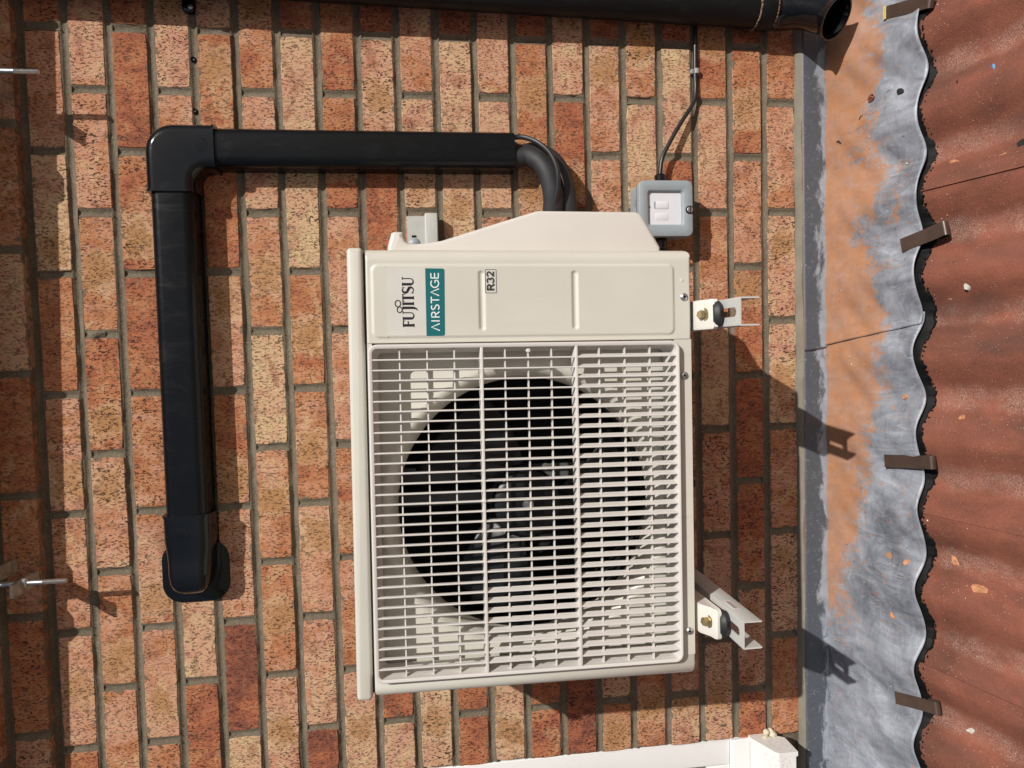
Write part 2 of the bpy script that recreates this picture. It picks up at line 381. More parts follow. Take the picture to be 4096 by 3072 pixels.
def rr(x0, z0, x1, z1, rad, n=5):
    out = []
    for cx, cz, a0 in ((x1-rad, z0+rad, -90), (x1-rad, z1-rad, 0), (x0+rad, z1-rad, 90), (x0+rad, z0+rad, 180)):
        for k in range(n+1):
            a = R(a0+90*k/n); out.append((cx+rad*math.cos(a), cz+rad*math.sin(a)))
    return out
def bez(pts, n=8):
    """Catmull-Rom through the points"""
    P = [Vector(p) for p in pts]; out = []
    for i in range(len(P)-1):
        p0, p1, p2, p3 = P[max(i-1, 0)], P[i], P[i+1], P[min(i+2, len(P)-1)]
        for k in range(n):
            t = k/n; out.append(.5*((2*p1)+(p2-p0)*t+(2*p0-5*p1+4*p2-p3)*t*t+(3*p1-p0-3*p2+p3)*t**3))
    out.append(P[-1]); return out

# ------------------------------------------------------------------ ground far below
MB().box((-200, -200, -4.6), (200, 200, -4.3)).build('ground', 'soil', smooth=0)['kind'] = 'structure'

# ------------------------------------------------------------------ house wall
BL, BH, J = .2115, .0615, .0135
house = thing('house', (-.7, .1, -4.3), 'house wall of mottled red and buff bricks with corbelled courses at its top', 'house')
WX0, WX1 = -2.6, 1.2                                    # wall extent
WIN_X, WIN_TOP, WIN_BOT = -1.4575, -.4125, -1.4625       # the window opening takes the wall left of WIN_X
CT = -3; CB = 21                                        # courses (0 = first below the corbel)
def cz(c): return -.075*c
def coff(c): return 0.0 if c >= 0 else (-.020 if c == -1 else -.046)
def brick_mesh(wid, dep, k):
    rnd = random.Random(k*31+int(wid*1000)); b = MB(); n = 26
    pts = []
    nx, nz = 8, 3
    for i in range(nx): pts.append((-wid/2+wid*i/nx, -BH/2))
    for i in range(nz): pts.append((wid/2, -BH/2+BH*i/nz))
    for i in range(nx): pts.append((wid/2-wid*i/nx, BH/2))
    for i in range(nz): pts.append((-wid/2, BH/2-BH*i/nz))
    def jit(p, a): return (p[0]+rnd.uniform(-a, a), p[1]+rnd.uniform(-a, a))
    outer = []
    for p in pts:
        q = jit(p, .0004)
        corner = abs(abs(p[0])-wid/2) < 1e-6 and abs(abs(p[1])-BH/2) < 1e-6
        if corner: c_ = rnd.uniform(.0004, .0022); q = (p[0]-math.copysign(c_, p[0]), p[1]-math.copysign(c_*.8, p[1]))
        elif rnd.random() < .05: q = (q[0]*(.992), q[1]*(.95))
        outer.append(q)
    inner = [(x-math.copysign(min(.0016, abs(x)), x)*(1 if abs(x) > wid/2-.006 else 0), z-math.copysign(.0016, z)*(1 if abs(z) > BH/2-.005 else 0)) for x, z in outer]
    b.rings([[(x, dep, z) for x, z in outer], [(x, .0016+rnd.uniform(-.0004, .0006), z) for x, z in outer], [(x, rnd.uniform(-.0003, .0003), z) for x, z in inner]])
    return b.mesh('brick', (0, 0, 0), 22)
BM = {}
def bmesh_for(wid, dep):
    key = (round(wid, 3), dep); 
    if key not in BM:
        BM[key] = [brick_mesh(wid, dep, k) for k in range(8 if wid > .2 else 3)]
        for me in BM[key]: me.materials.append(M['brick'])
    return random.choice(BM[key])
TONE = dict(K=.10, R=.25, O=.38, P=.53, T=.69, Y=.80)
# tone of each brick, course by course, from the right-hand end of the view to the left;
# lower-case letter: where its firing patch sits (r right, c centre, l left, n none)
CODES = {
 -1: 'Rn Pn On Tn Rn On Rn Pn Rn', 0: 'Rn Pn Tl Rn Pl Pn Pc Oc Pn', 1: 'Pn Pn Oc Rl Pr Ol Pn Pn', 2: 'Rn Rn Ol Rn On Pl Pl Oc Pn',
 3: 'Tr Pl Rn Pn Pn Tn Rn Pn', 4: 'Tn Or Rn Pr Rl Pn Kn Yn Pn', 5: 'Or Pn Pc Yn Oc Oc Pc Pn', 6: 'Rn Tn Yn Oc Oc Pr Pn Kn Pn',
 7: 'Rn Oc Pn Pn Ol On Tc Rn', 8: 'Kn Pc Rn Pn Pn Tn Rn Tn Pn', 9: 'Pn Tl Pn Pn Pn Rn Tc Pn', 10: 'Kn Tn Tc Pn Pn Rn Rn Rn Pn',
 11: 'Pn Tn Pn Pn Pn Tn Tl Rn', 12: 'Rn Oc Pr Pn Pn Pn Rn Rn Pn', 13: 'Tr Rl Pn Pn Pn Rn Kn Rn', 14: 'Rn Pr Pn Pn Pn Pn Tn Oc Pn',
 15: 'Oc Tl Pn Pn Pn Pn Oc Rn', 16: 'Rn Tn Rl Pn Pn Pn Pn Tr Pn', 17: 'Rc Tn On Tn Pn Tn Tc Pn', 18: 'Kn Oc Pn Rr Rn Rn Pn Rn Pn',
 19: 'Or Pn Tr Tc Pn Tr Rn Pn', 20: 'Rn Pn On Rn Pn Tn Rn Pn'}
MRT = MB(); FAR = MB()
FP = [0, .0014, .0018, .0030, .0042, .0046, .0042, .0030, .0018, .0014]
def bed(x0, x1, z, y, zw=.0084):
    """hollow-pointed bed joint"""
    tt = [-1, -.8, -.55, -.28, 0, .28, .55, .8, 1]; n = max(2, int((x1-x0)/.03)); rnd = random.Random(int(z*1e4)+int(y*1e4)*7)
    rows = []
    for i in range(n+1):
        x = x0+(x1-x0)*i/n; dz = rnd.uniform(-.0011, .0011); dy = rnd.uniform(-.0010, .0010)
        rows.append([(x, y+.0013+.0040*max(0, 1-(t/.8)**2)+dy, z+t*zw+dz) for t in tt])
    MRT.rings(rows, False, False, False)
def perp(x, z, y):
    tt = [-1, -.8, -.5, 0, .5, .8, 1]; rows = []; rnd = random.Random(int(x*1e4)+int(z*1e4)*3)
    for k in range(4):
        zz = z-BH/2-.0008+(BH+.0016)*k/3; dx = rnd.uniform(-.0007, .0007)
        rows.append([(x+t*.0084+dx, y+.0010+.0040*max(0, 1-(t/.8)**2), zz) for t in tt])
    MRT.rings(rows, False, False, False)
wallbricks = []
for c in range(CT, CB+1):
    y = coff(c); z = cz(c); first = -.1125+.225 if c % 2 == 0 else 0.0
    if c == -1: first = -.07+.225
    codes = CODES.get(c, '').split(); rnd = random.Random(c*7+3)
    lo, hi = WX0, WX1
    j = -5
    while True:
        xc = first - .225*j; xl, xr = xc-BL/2, xc+BL/2
        if xr < WX0: break
        vis = 0 <= j < len(codes)
        cut = WIN_BOT < z < WIN_TOP
        if cut and xr < WIN_X+.01: j += 1; continue
        if cut and xl < WIN_X: xl = WIN_X
        if xl-J/2 > WX0 and not (cut and xl-J < WIN_X): perp(xl-J/2, z, y)
        if vis:
            wid = round(xr-xl, 3)
            wallbricks.append(((xl+xr)/2, y, z, wid, codes[j], c))
        else:
            yo = y
            FAR.extr(rr(xl, z-BH/2, xr, z+BH/2, .002, 1), yo+.09, yo+rnd.uniform(-.001, .001), .0012, 1)
        j += 1
    right_end = WX1+.2
    bed((WIN_X if cut else WX0), right_end, z+.0375, max(y, coff(c-1)) if c > CT else y)
# backing so that nothing shows through
MRT.box((WX0, .012, -1.66), (WX1+.2, .10, .30)); MRT.box((WX0, -.0155, .0450), (WX1+.2, .0115, .1120)); MRT.box((WX0, -.0415, .1200), (WX1+.2, .0110, .30))
wall = MRT.build('wall', 'mortar', house, smooth=60); tag(wall, 'hollow brown mortar joints between the bricks')
far = FAR.build('outer_brickwork', 'brickfar', wall, smooth=30); far['kind'] = 'stuff'
for (xc, y, z, wid, code, c) in wallbricks:
    dep = .09 if c < 0 else .03
    ob = bpy.data.objects.new('brick', bmesh_for(wid, dep)); COL.objects.link(ob); ob.parent = wall
    o_ = ORG[wall.name]
    ob.location = Vector((xc+random.uniform(-.0012, .0012), y+random.uniform(-.0012, .0006), z+random.uniform(-.0006, .0006)))-o_
    ob.rotation_euler = (0, random.uniform(-.004, .004), 0)
    ob['seed'] = random.uniform(0, 100); ob['tone'] = TONE[code[0]]+random.uniform(-.05, .05)
    k = code[1]; ob['patch'] = 0.0 if k == 'n' else random.uniform(.7, 1.0)
    ob['patch_at'] = {'r': .055, 'c': .0, 'l': -.055, 'n': 0.0}[k]+random.uniform(-.015, .015)
# mortar smear stuck on the face of two joints
for (px, s_) in (((385, 1340), .013), ((2893, 2900), .008)):
    c_ = onY(px, 0); b = MB()
    b.grid(lambda u, v: (c_.x+(u-.5)*2*s_*.6, c_.y+.002-.007*max(0, (1-(2*u-1)**2)*(1-(2*v-1)**2))*random.uniform(.5, 1.2), c_.z+(v-.5)*2*s_*1.2), 9, 9)
    b.build('mortar_blob', 'mortar', wall)
# pointing fillet over the flashing
fl = MB()
def ff(u, v):
    x = -2.4+3.4*u; k = math.sin(x*23)*.0012+math.sin(x*61)*.0008
    pr = [(.002, -1.4535), (-.003, -1.4550), (-.0095, -1.4585), (-.0135, -1.4630), (-.0130, -1.4675), (.004, -1.471)]
    a = pr[round(v*5)]; return (x, a[0]+k*.4, a[1]+k)
fl.grid(ff, 220, 5); fl.build('pointing', 'fillet', house)

# ------------------------------------------------------------------ window (part of the house)
wf = MB(); YF = .004
wf.extr([(WIN_X-.058, -1.3), (WIN_X-.002, -1.3), (WIN_X-.002, WIN_TOP+.004), (WIN_X-.058, WIN_TOP+.004)], .07, YF, .004)
win = wf.build('window', 'upvc', house); tag(win, 'white plastic window with grimy sill')
MB().extr([(-2.5, -1.3), (WIN_X-.0585, -1.3), (WIN_X-.0585, -1.248), (-2.5, -1.248)], .07, YF-.0005, .004).build('bottom_rail', 'upvc', win)
MB().extr([(-2.5, -1.2475), (WIN_X-.0585, -1.2475), (WIN_X-.0585, -1.236), (-2.5, -1.236)], .06, .016, .003).build('glazing_bead', 'upvc', win)
MB().extr([(WIN_X-.071, -1.236), (WIN_X-.0585, -1.236), (WIN_X-.0585, WIN_TOP), (WIN_X-.071, WIN_TOP)], .06, .0165, .003).build('glazing_bead', 'upvc', win)
MB().box((-2.5, .035, -1.236), (WIN_X-.071, .045, WIN_TOP)).build('pane', 'glass', win)
MB().extr([(-2.5, -1.3415), (WIN_X+.001, -1.3415), (WIN_X+.001, -1.3005), (-2.5, -1.3005)], .07, -.006, .003).build('sill_upstand', 'upvc', win)
sl = MB()
sp_ = [(.06, -1.342), (-.010, -1.342), (-.068, -1.366), (-.074, -1.372), (-.074, -1.408), (-.066, -1.408), (-.066, -1.380), (.06, -1.36)]
sl.rings([[(x, y, z) for y, z in sp_] for x in (-2.5, WIN_X-.004)])
sl.build('sill', 'sill', win)
MB().rings([[(x, y-.002 if y < 0 else y, z+(.002 if z > -1.375 else -.003)) for y, z in sp_[:5]+[(-.02, -1.408), (-.008, -1.39), (.06, -1.37)]] for x in (WIN_X-.0038, WIN_X+.006)]).build('sill_end_cap', 'sill', win)
cb = MB(); cc = onY((3065, 2944), -.012)
for k in range(7):
    q = cc + Vector((random.uniform(-.008, .008), random.uniform(-.004, .01), random.uniform(-.018, .018)))
    r_ = random.uniform(.006, .010); cb.lathe(q, (0, -1, .2), [(r_*.3, -r_), (r_*.85, -r_*.5), (r_, 0), (r_*.8, r_*.6), (r_*.25, r_)], 10)
cb.build('sealant', 'caulk', win)

# ------------------------------------------------------------------ lean-to roof of concrete tiles
def wave(x, a): return a*math.cos(2*math.pi*(x-CREST0)/WAVE)
roof = thing('lean_to_roof', (-.7, -.3, -1.75), 'lean-to roof of red-brown rolled concrete tiles below the flashing', 'roof')
TA = .0138; TL = .46; GA = .385
tb = MB(); nx = 22; rows = []
prof = []
for i in range(nx+1):
    u = -.004 + (TILE_W+.010)*i/nx                       # local x runs to the left of the seam; slight overlap under the neighbour
    lift = .0045 if u < .012 else (.0045*(1-(u-.012)/.03) if u < .042 else 0.0)
    drop = -.006 if u > TILE_W-.006 else 0
    prof.append((-u, wave(SEAM0-u, TA)+drop*0))
top = [[(x, y, z+TP*y+ (0.006*(-y/TL))) for x, z in prof] for y in (0, -TL*.5, -TL+.006, -TL)]
top[3] = [(x, y, z-.004) for x, y, z in top[3]]
bot = [[(x, y, z-.013) for x, y, z in r_] for r_ in (top[3], top[0])]
tb.rings(top+bot+[top[0]], False, False, False)
n1 = nx+1
tb.add([r_[0] for r_ in top+bot], [tuple(range(6))]); tb.add([r_[-1] for r_ in top+bot], [tuple(range(6))])
tme = tb.mesh('tile', (0, 0, 0), 40); tme.materials.append(M['tile'])
for r_ in range(7):
    for k in range(-5, 8):
        ob = bpy.data.objects.new('tile', tme); COL.objects.link(ob); ob.parent = roof
        y = -.030-GA*r_
        ob.location = Vector((SEAM0-TILE_W*k, y, roof_z(y)-.0085+(.0022 if k % 2 else 0)+random.uniform(-.0006, .0006))) - ORG[roof.name]
        ob.rotation_euler = (0, 0, random.uniform(-.002, .002)); ob['seed'] = random.uniform(0, 50)
# roof deck under the tiles
dk = MB(); dk.add([(-2.7, -.02, roof_z(-.02)-.06), (1.4, -.02, roof_z(-.02)-.06), (1.4, -2.8, roof_z(-2.8)-.06), (-2.7, -2.8, roof_z(-2.8)-.06),
  (-2.7, -.02, -1.9), (1.4, -.02, -1.9), (1.4, -2.8, -2.5), (-2.7, -2.8, -2.5)], [(0,1,2,3),(4,7,6,5),(0,4,5,1),(1,5,6,2),(2,6,7,3),(3,7,4,0)])
dk.build('roof_deck', 'bark', roof, smooth=0)
rwall = MB().box((-2.5, -2.6, -4.3), (1.2, -.02, -2.3)).build('lean_to_wall', 'mortar', house, smooth=0)

# ------------------------------------------------------------------ lead flashing: two sheets, the right one lapped over the left
YE = -.222
def lead_surf(x, s, lift, yedge):
    """s 0..1: 0 top of the upstand, .25 fold, 1 drip edge on the tiles"""
    h1 = math.sin(x*9.1+1)*.5+math.sin(x*23.7)*.3+math.sin(x*51)*.2
    if s < .25:
        t = s/.25; z = -1.464+(-1.530+1.464)*t; y = -.0125-.0012*h1*t
        return (x, y-lift*.8, z)
    t = (s-.25)/.75; y = -.0135-.0012*h1 + (yedge+.0135)*t
    amp = .0020+.0078*min(1, max(0, (t-.15)/.7))**1.3
    crease = .0016*math.sin(x*37+t*9)*math.sin(t*7+x*5)+.0012*math.sin(x*83+t*21)
    base = roof_z(y)+.0065*(1-t)+.0085
    return (x, y, base+wave(x, amp)+crease*min(1, t*3)+lift)
def sheet(name, x0, x1, skew, lift, label, n):
    b = MB(); nu, nv = n, 46
    def fn(u, v):
        xa = x0; xb = x1
        s = v
        left = x1 + skew*max(0, (s-.05))*1.0
        x = xa+(left-xa)*u
        le = lift*(1-.55*max(0, (x-left)/.25)) if lift else 0
        ye = YE+.0035*math.sin(x*8)+.002*math.sin(x*29+1)
        return lead_surf(x, s, max(le, 0), ye)
    b.grid(fn, nu, nv)
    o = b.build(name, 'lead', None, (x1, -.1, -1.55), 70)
    md = o.modifiers.new('thickness', 'SOLIDIFY'); md.thickness = .002; md.offset = -1
    return tag(o, label, 'flashing', 'lead flashing sheets')
sheet('flashing_sheet', .95, -.628, .048, .0042, 'grey lead flashing sheet thick with orange brick dust below the downpipe', 420)
sheet('flashing_sheet', -.56, -2.35, 0, 0.0, 'grey lead flashing sheet with little dust, lapped under its dusty neighbour', 420)

# black comb filler between lead edge and tiles
fb = MB()
def tile_top(x, y): return roof_z(y)-.0085+wave(x, TA)+.0028
def lead_under(x): return roof_z(YE)+.0085+wave(x, .0096)-.003
def comb_fn(u, v):
    x = .9-3.2*u; jag = .0022*math.sin(x*97)+.0018*math.sin(x*251)+.001*math.sin(x*611)
    y0, z0 = YE+.014, lead_under(x)+.001
    y1 = YE-.0035-.003*max(0, -math.cos(2*math.pi*(x-CREST0)/WAVE))+jag; z1 = tile_top(x, y1)+.0012
    k_ = v**1.3
    return (x, y0+(y1-y0)*v, z0+(z1-z0)*k_)
fb.grid(comb_fn, 900, 5)
rnd = random.Random(4); x = .85
while x > -2.25:
    x -= rnd.uniform(.004, .013); y = YE-rnd.uniform(.001, .0065); z = tile_top(x, y)+.002
    r_ = rnd.uniform(.0011, .0022); fb.lathe((x, y, z-.002), (rnd.uniform(-.5, .5), rnd.uniform(-1.2, 0), 1), [(r_, 0), (r_*.9, .003), (r_*.5, rnd.uniform(.004, .006))], 6)
fo = fb.build('comb_filler', 'comb', None, (-.7, YE, -1.6))
fo.modifiers.new('thickness', 'SOLIDIFY').thickness = .003
tag(fo, 'black plastic comb filler strip between lead edge and tiles', 'filler strip')

# brown straps that clip the lead to the roof
def strap(pa, pb, wid, label, yellow=False):
    A = onroof(pa, .012); B = onroof(pb, .012); d = (B-A).normalized(); ln = (B-A).length
    side = Vector((-d.y, d.x, 0)).normalized()
    b = MB(); rows = []
    for i in range(15):
        t = i/14; p_ = A+d*ln*t; ye = YE
        z = roof_z(p_.y)+.0135+wave(p_.x, .0075)*min(1, t+.3)
        p_ = Vector((p_.x, p_.y, z)); rows.append((p_, Vector((0, 0, 1))))
    last = rows[-1][0]; q = []
    for k in range(1, 7):
        a = math.pi*k/6; q.append(last+Vector((d.x, d.y, 0)).normalized()*(.006*math.sin(a))+Vector((0, 0, -.006+.006*math.cos(a))))
    pts = [r0 for r0, _ in rows]+q+[q[-1]-Vector((d.x, d.y, d.z))*.02]
    ring = [[p_-side*wid/2, p_+side*wid/2, p_+side*wid/2+Vector((0, 0, .0016)), p_-side*wid/2+Vector((0, 0, .0016))] for p_ in pts]
    b.rings(ring); o = b.build('flashing_strap', 'strap', None, tuple(A), 50)
    tag(o, label, 'strap', 'brown straps clipping the lead edge')
    if yellow:
        e = MB().box(tuple(A+Vector((-wid/2, -.003, .0025))), tuple(A+Vector((wid/2, .003, .0045))))
        y_ = e.build('strap_end', 'yellow', o); y_['label'] = 'yellow cut end'
strap((3545, 52), (3712, 5), .024, 'brown metal strap with a yellow cut end below the downpipe', True)
strap((3606, 983), (3758, 915), .026, 'brown metal strap slanting over the lead edge on the dusty sheet')
strap((3540, 1843), (3714, 1850), .0245, 'brown metal strap square to the lead edge beside the bracket shadow')
strap((3582, 2790), (3726, 2832), .023, 'brown metal strap over the clean lead nearest the window')

# ------------------------------------------------------------------ debris
def flake(px, sx, sy, mat, name, label, cat, rot=0.0, thick=.003, dz=None, n=9, group=None):
    P = onroof(px, .01); onlead = P.y > YE
    zz = roof_z(P.y)+(wave(P.x, .0075)+.0115 if onlead else wave(P.x, TA)-.0068)
    if dz: zz += dz
    rnd = random.Random(int(px[0]*7+px[1])); cs, sn = math.cos(rot), math.sin(rot); lo = []; hi = []
    for k in range(n):
        a = 2*math.pi*k/n; r_ = rnd.uniform(.68, 1.1); x, y = r_*sx*math.cos(a), r_*sy*math.sin(a)
        X, Y = x*cs-y*sn, x*sn+y*cs
        lo.append((P.x+X, P.y+Y, zz+TP*Y-.001)); hi.append((P.x+X*.8, P.y+Y*.8, zz+TP*Y+thick*rnd.uniform(.6, 1.2)))
    o = MB().rings([lo, hi]).build(name, mat, None, (P.x, P.y, zz), 25); tag(o, label, cat, group); return o
flake((3766, 2258), .016, .008, 'flake', 'mortar_flake', 'elongated orange flake on the tiles close to the lead edge', 'flake', .5, .003, group='orange flakes on the tiles')
flake((3892, 2365), .016, .012, 'flake', 'mortar_flake', 'biggest orange flake on the tiles, level with the left bracket', 'flake', 1.2, .005, group='orange flakes on the tiles')
flake((3817, 1680), .011, .008, 'flake', 'mortar_flake', 'orange flake in a dusty tile valley beside the middle strap', 'flake', .3, .003, group='orange flakes on the tiles')
flake((3989, 633), .016, .011, 'flake', 'mortar_flake', 'flat brown-orange flake on the tile near the black bark scrap', 'flake', 2.0, .0025, group='orange flakes on the tiles')
flake((3784, 650), .016, .007, 'flake', 'mortar_flake', 'crumbly orange flake with a dark twig across it by the lead edge', 'flake', 1.0, .004, group='orange flakes on the tiles')
flake((3874, 1940), .008, .005, 'flake', 'mortar_flake', 'small orange flake lying beside the dry leaf sliver', 'flake', .2, .003, group='orange flakes on the tiles')
flake((3552, 2222), .008, .006, 'flake', 'mortar_flake', 'orange crumb on the lead level with the elongated flake', 'flake', .8, .003)
flake((3622, 2250), .009, .005, 'flake', 'mortar_flake', 'orange crumb on the lead close to its wavy edge', 'flake', 2.5, .003)
flake((3488, 2455), .013, .007, 'flake', 'mortar_flake', 'broad orange crumb on the lead above the left bracket shadow', 'flake', .9, .003)
flake((3562, 2462), .008, .005, 'flake', 'mortar_flake', 'thin orange crumb just right of the broad crumb on the lead', 'flake', .3, .003)
flake((3847, 1146), .007, .005, 'pale', 'stone_chip', 'pale grey stone chip on the tile right of the lapped lead joint', 'chip', .4, .004)
flake((3830, 2930), .013, .006, 'pale', 'stone_chip', 'whitish oblong chip on the lowest tile by the picture corner', 'chip', 2.3, .006)
flake((3815, 2943), .004, .002, 'white', 'stone_chip', 'tiny white chip beside the whitish oblong one', 'chip', .3, .002)
flake((3611, 1587), .006, .004, 'flake', 'mortar_flake', 'small red-brown pebble on the lead near its edge', 'pebble', .3, .004)
flake((4073, 580), .018, .012, 'bark', 'bark_scrap', 'ragged black bark scrap on the tile at the picture edge', 'bark', 1.1, .006, n=11)
flake((3813, 342), .011, .003, 'bark', 'bark_scrap', 'short black sliver on the tile under the top strap', 'bark', .2, .002)
flake((3597, 366), .008, .005, 'bark', 'moss_clump', 'dark moss clump on the lead below the downpipe', 'moss', .8, .004, n=10)
flake((3934, 1948), .019, .0045, 'leaf', 'dry_leaf', 'long dry brown leaf sliver on the tiles', 'leaf', 2.15, .002, n=12)
for px, a, ln, label in (((3755, 386), 1.35, .028, 'black twig lying from the comb filler onto the tile'), ((3374, 567), -.5, .013, 'short black twig on the orange dusty lead'),
                         ((3455, 468), .9, .011, 'thin curled twig on the dusty lead above the short one'), ((3775, 680), 1.0, .022, 'forked dark twig lying across the crumbly orange flake')):
    P = onroof(px, .01); onlead = P.y > YE
    d = Vector((math.cos(a+math.pi/2), math.sin(a+math.pi/2), 0)); pts = []
    for k in range(6):
        q = P+d*ln*(k/5-.5)+Vector((-d.y, d.x, 0))*.0015*math.sin(k*1.7)
        pts.append((q.x, q.y, roof_z(q.y)+(wave(q.x, .0075)+.0135 if onlead else wave(q.x, TA)-.0065)))
    tag(MB().tube(pts, [.0006, .0012, .0014, .0013, .0011, .0005], 6).build('twig', 'bark', None, pts[0]), label, 'twig')
P = onroof((3982, 285), 0); zz = roof_z(P.y)+wave(P.x, TA)-.0065
tag(MB().tube([(P.x-.012, P.y-.004, zz), (P.x+.012, P.y+.003, zz+.001)], .0022, 8).build('plastic_offcut', 'blue', None, (P.x, P.y, zz)), 'small bright blue plastic offcut on the tiles', 'offcut')
P = onroof((3488, 392), .01); zz = roof_z(P.y)+wave(P.x, .006)+.017
tag(MB().lathe((P.x, P.y, zz), (.5, -1, .3), [(.0045, -.006), (.0055, -.004), (.0055, .004), (.0042, .007), (.0030, .007), (.0030, -.003)], 12).build('copper_ferrule', 'copper', None, (P.x, P.y, zz)), 'small copper ferrule lying on the dusty lead', 'ferrule')

# fine grit nobody could count: crumbs of brick dust and mortar over tiles and lead
rnd = random.Random(77)
for mat, n_, nm, lb in (('flake', 520, 'brick_grit', 'orange brick grit scattered over lead and tiles'), ('pale', 260, 'mortar_grit', 'pale mortar grit scattered over lead and tiles')):
    b = MB()
    for k in range(n_):
        x = rnd.uniform(-1.55, .12)
        if rnd.random() < .35: y = rnd.uniform(YE+.01, -.03)
        else:
            y = YE-.010-abs(rnd.gauss(0, .07)) if rnd.random() < .7 else rnd.uniform(-.55, YE-.01)
            if rnd.random() < .6: x = CREST0-WAVE*(round((CREST0-x)/WAVE)+.5)+rnd.gauss(0, .022)
        onl = y > YE; z = roof_z(y)+(wave(x, .0075)+.0125 if onl else wave(x, TA)-.0062)
        r_ = rnd.uniform(.0005, .0013)*(1.7 if rnd.random() < .12 else 1)
        b.add([(x-r_, y-r_*.7, z), (x+r_*1.2, y-r_*.5, z), (x+r_*.4, y+r_, z), (x, y, z+r_*1.3)], [(0, 1, 3), (1, 2, 3), (2, 0, 3), (0, 2, 1)])
    tag(b.build(nm, mat, None, (-.7, -.25, -1.59), 0), lb, None, None, 'stuff')

# ------------------------------------------------------------------ downpipe
dp = thing('downpipe', (.055, -.05, -1.45), 'black plastic downpipe with an angled shoe emptying over the flashing', 'downpipe')
PT = Vector((.088, -.050, .14)); PB = Vector((.0555, -.037, -1.385)); PR = .034
MB().tube([PT, PB], PR, 32).build('pipe', 'pipe', dp)
ax = (PB-PT).normalized()
def ring_part(name, p0, p1, r_, mat='pipe'):
    q = (p1-p0).length
    return MB().lathe(p0, ax, [(PR*.95, 0), (r_*.97, 0), (r_, .003), (r_, q-.003), (r_*.97, q), (PR*.95, q)], 32).build(name, mat, dp)
ring_part('socket', PB-ax*.036, PB+ax*.0, .0375)
for t in (-.036, -.001):
    MB().lathe(PB+ax*t, ax, [(.0368, -.0012), (.0381, -.0009), (.0382, .0006), (.0368, .0012)], 40).build('dusty_lip', 'lip', dp)['label'] = 'lip caked with pale brick dust'
sp = bez([PB-ax*.01, PB+ax*.022, (.046, -.066, -1.436), (.024, -.098, -1.462), (.008, -.118, -1.476)], 6)
sh = MB(); n = len(sp); out = []
rs = [.0355]*(n-5)+[.036, .037, .039, .041, .0415]
P3 = [Vector(p_) for p_ in sp]; u = Vector((1, 0, 0))
prof_r = []
for inner in (0, 1):
    for i in (range(n) if not inner else range(n-1, n//2, -1)):
        t = (P3[min(i+1, n-1)]-P3[max(i-1, 0)]).normalized(); uu = (u-t*u.dot(t)).normalized(); ww = t.cross(uu)
        r_ = rs[i]-(.0032 if inner else 0); out.append([P3[i]+(uu*math.cos(2*math.pi*k/32)+ww*math.sin(2*math.pi*k/32))*r_ for k in range(32)])
sh.rings(out, False, True); sh.build('shoe', 'trunkg', dp)
clp = MB().lathe(PT.lerp(PB, .264)+ax*-.012, ax, [(PR+.0005, 0), (PR+.003, 0), (PR+.003, .024), (PR+.0005, .024)], 32)
lug = onY((757, 20), 0)
clp.extr(rr(lug.x-.017, lug.z-.0115, lug.x+.05, lug.z+.0115, .0095), .002, -.009, .003)
cl = clp.build('clip', 'trunkg', dp)
sc = onY((762, 28), -.010)
MB().lathe(sc, (0, -1, 0), [(.0045, 0), (.0045, .0012), (.0035, .0020), (.001, .0022)], 16).build('screw', 'zinc', cl)
# two old screw plugs left in the mortar joint
for px, lab in (((773, 238), 'black screw left in the joint nearest the downpipe clip'), ((778, 445), 'black screw left in the joint just above the trunking elbow')):
    q = onY(px, .003); b = MB().lathe(q, (0, -1, 0), [(.0055, -.004), (.0055, .001), (.0042, .0025), (.0022, .0008), (.0005, .0005)], 12)
    tag(b.build('wall_screw', 'dark', None, q), lab, 'screw', 'screws left in the bed joint')
q = onY((2053, 627), -.001)
tag(MB().lathe(q, (0, -1, 0), [(.0042, -.001), (.0042, .001), (.0026, .001), (.0026, -.001)], 14).build('wall_plug', 'cablegrey', None, q), 'tiny grey wall plug in a brick right of the bent pipes', 'wall plug')

# ------------------------------------------------------------------ gutter just above the view, with its support irons
gs = .03                                                  # fall towards the downpipe
def gz(x): return .157-gs*x
gut = thing('gutter', (-.7, -.09, .15), 'black half-round gutter along the eaves above the wall', 'gutter')
g_ = MB(); rows = []
for i in range(2):
    x = (.35, -2.4)[i]
    rows.append([(x, -.09+.056*math.cos(a), gz(x)+.056*math.sin(a)) for a in [math.pi*k/16+math.pi for k in range(17)]]+[(x, -.09+.053*math.cos(a), gz(x)+.053*math.sin(a)) for a in [-math.pi*k/16 for k in range(17)]])
g_.rings(rows); g_.build('channel', 'pipe', gut)
for x in (-.105, -.20, -1.02, -.93):
    MB().rings([[(x+dx, -.09+r_*math.cos(a), gz(x)+r_*math.sin(a)) for a in [math.pi+math.pi*k/16 for k in range(17)]] for dx, r_ in ((-.016, .0565), (-.016, .064), (.016, .064), (.016, .0565))], False, False, False).build('strap_clip', 'pipe', gut)
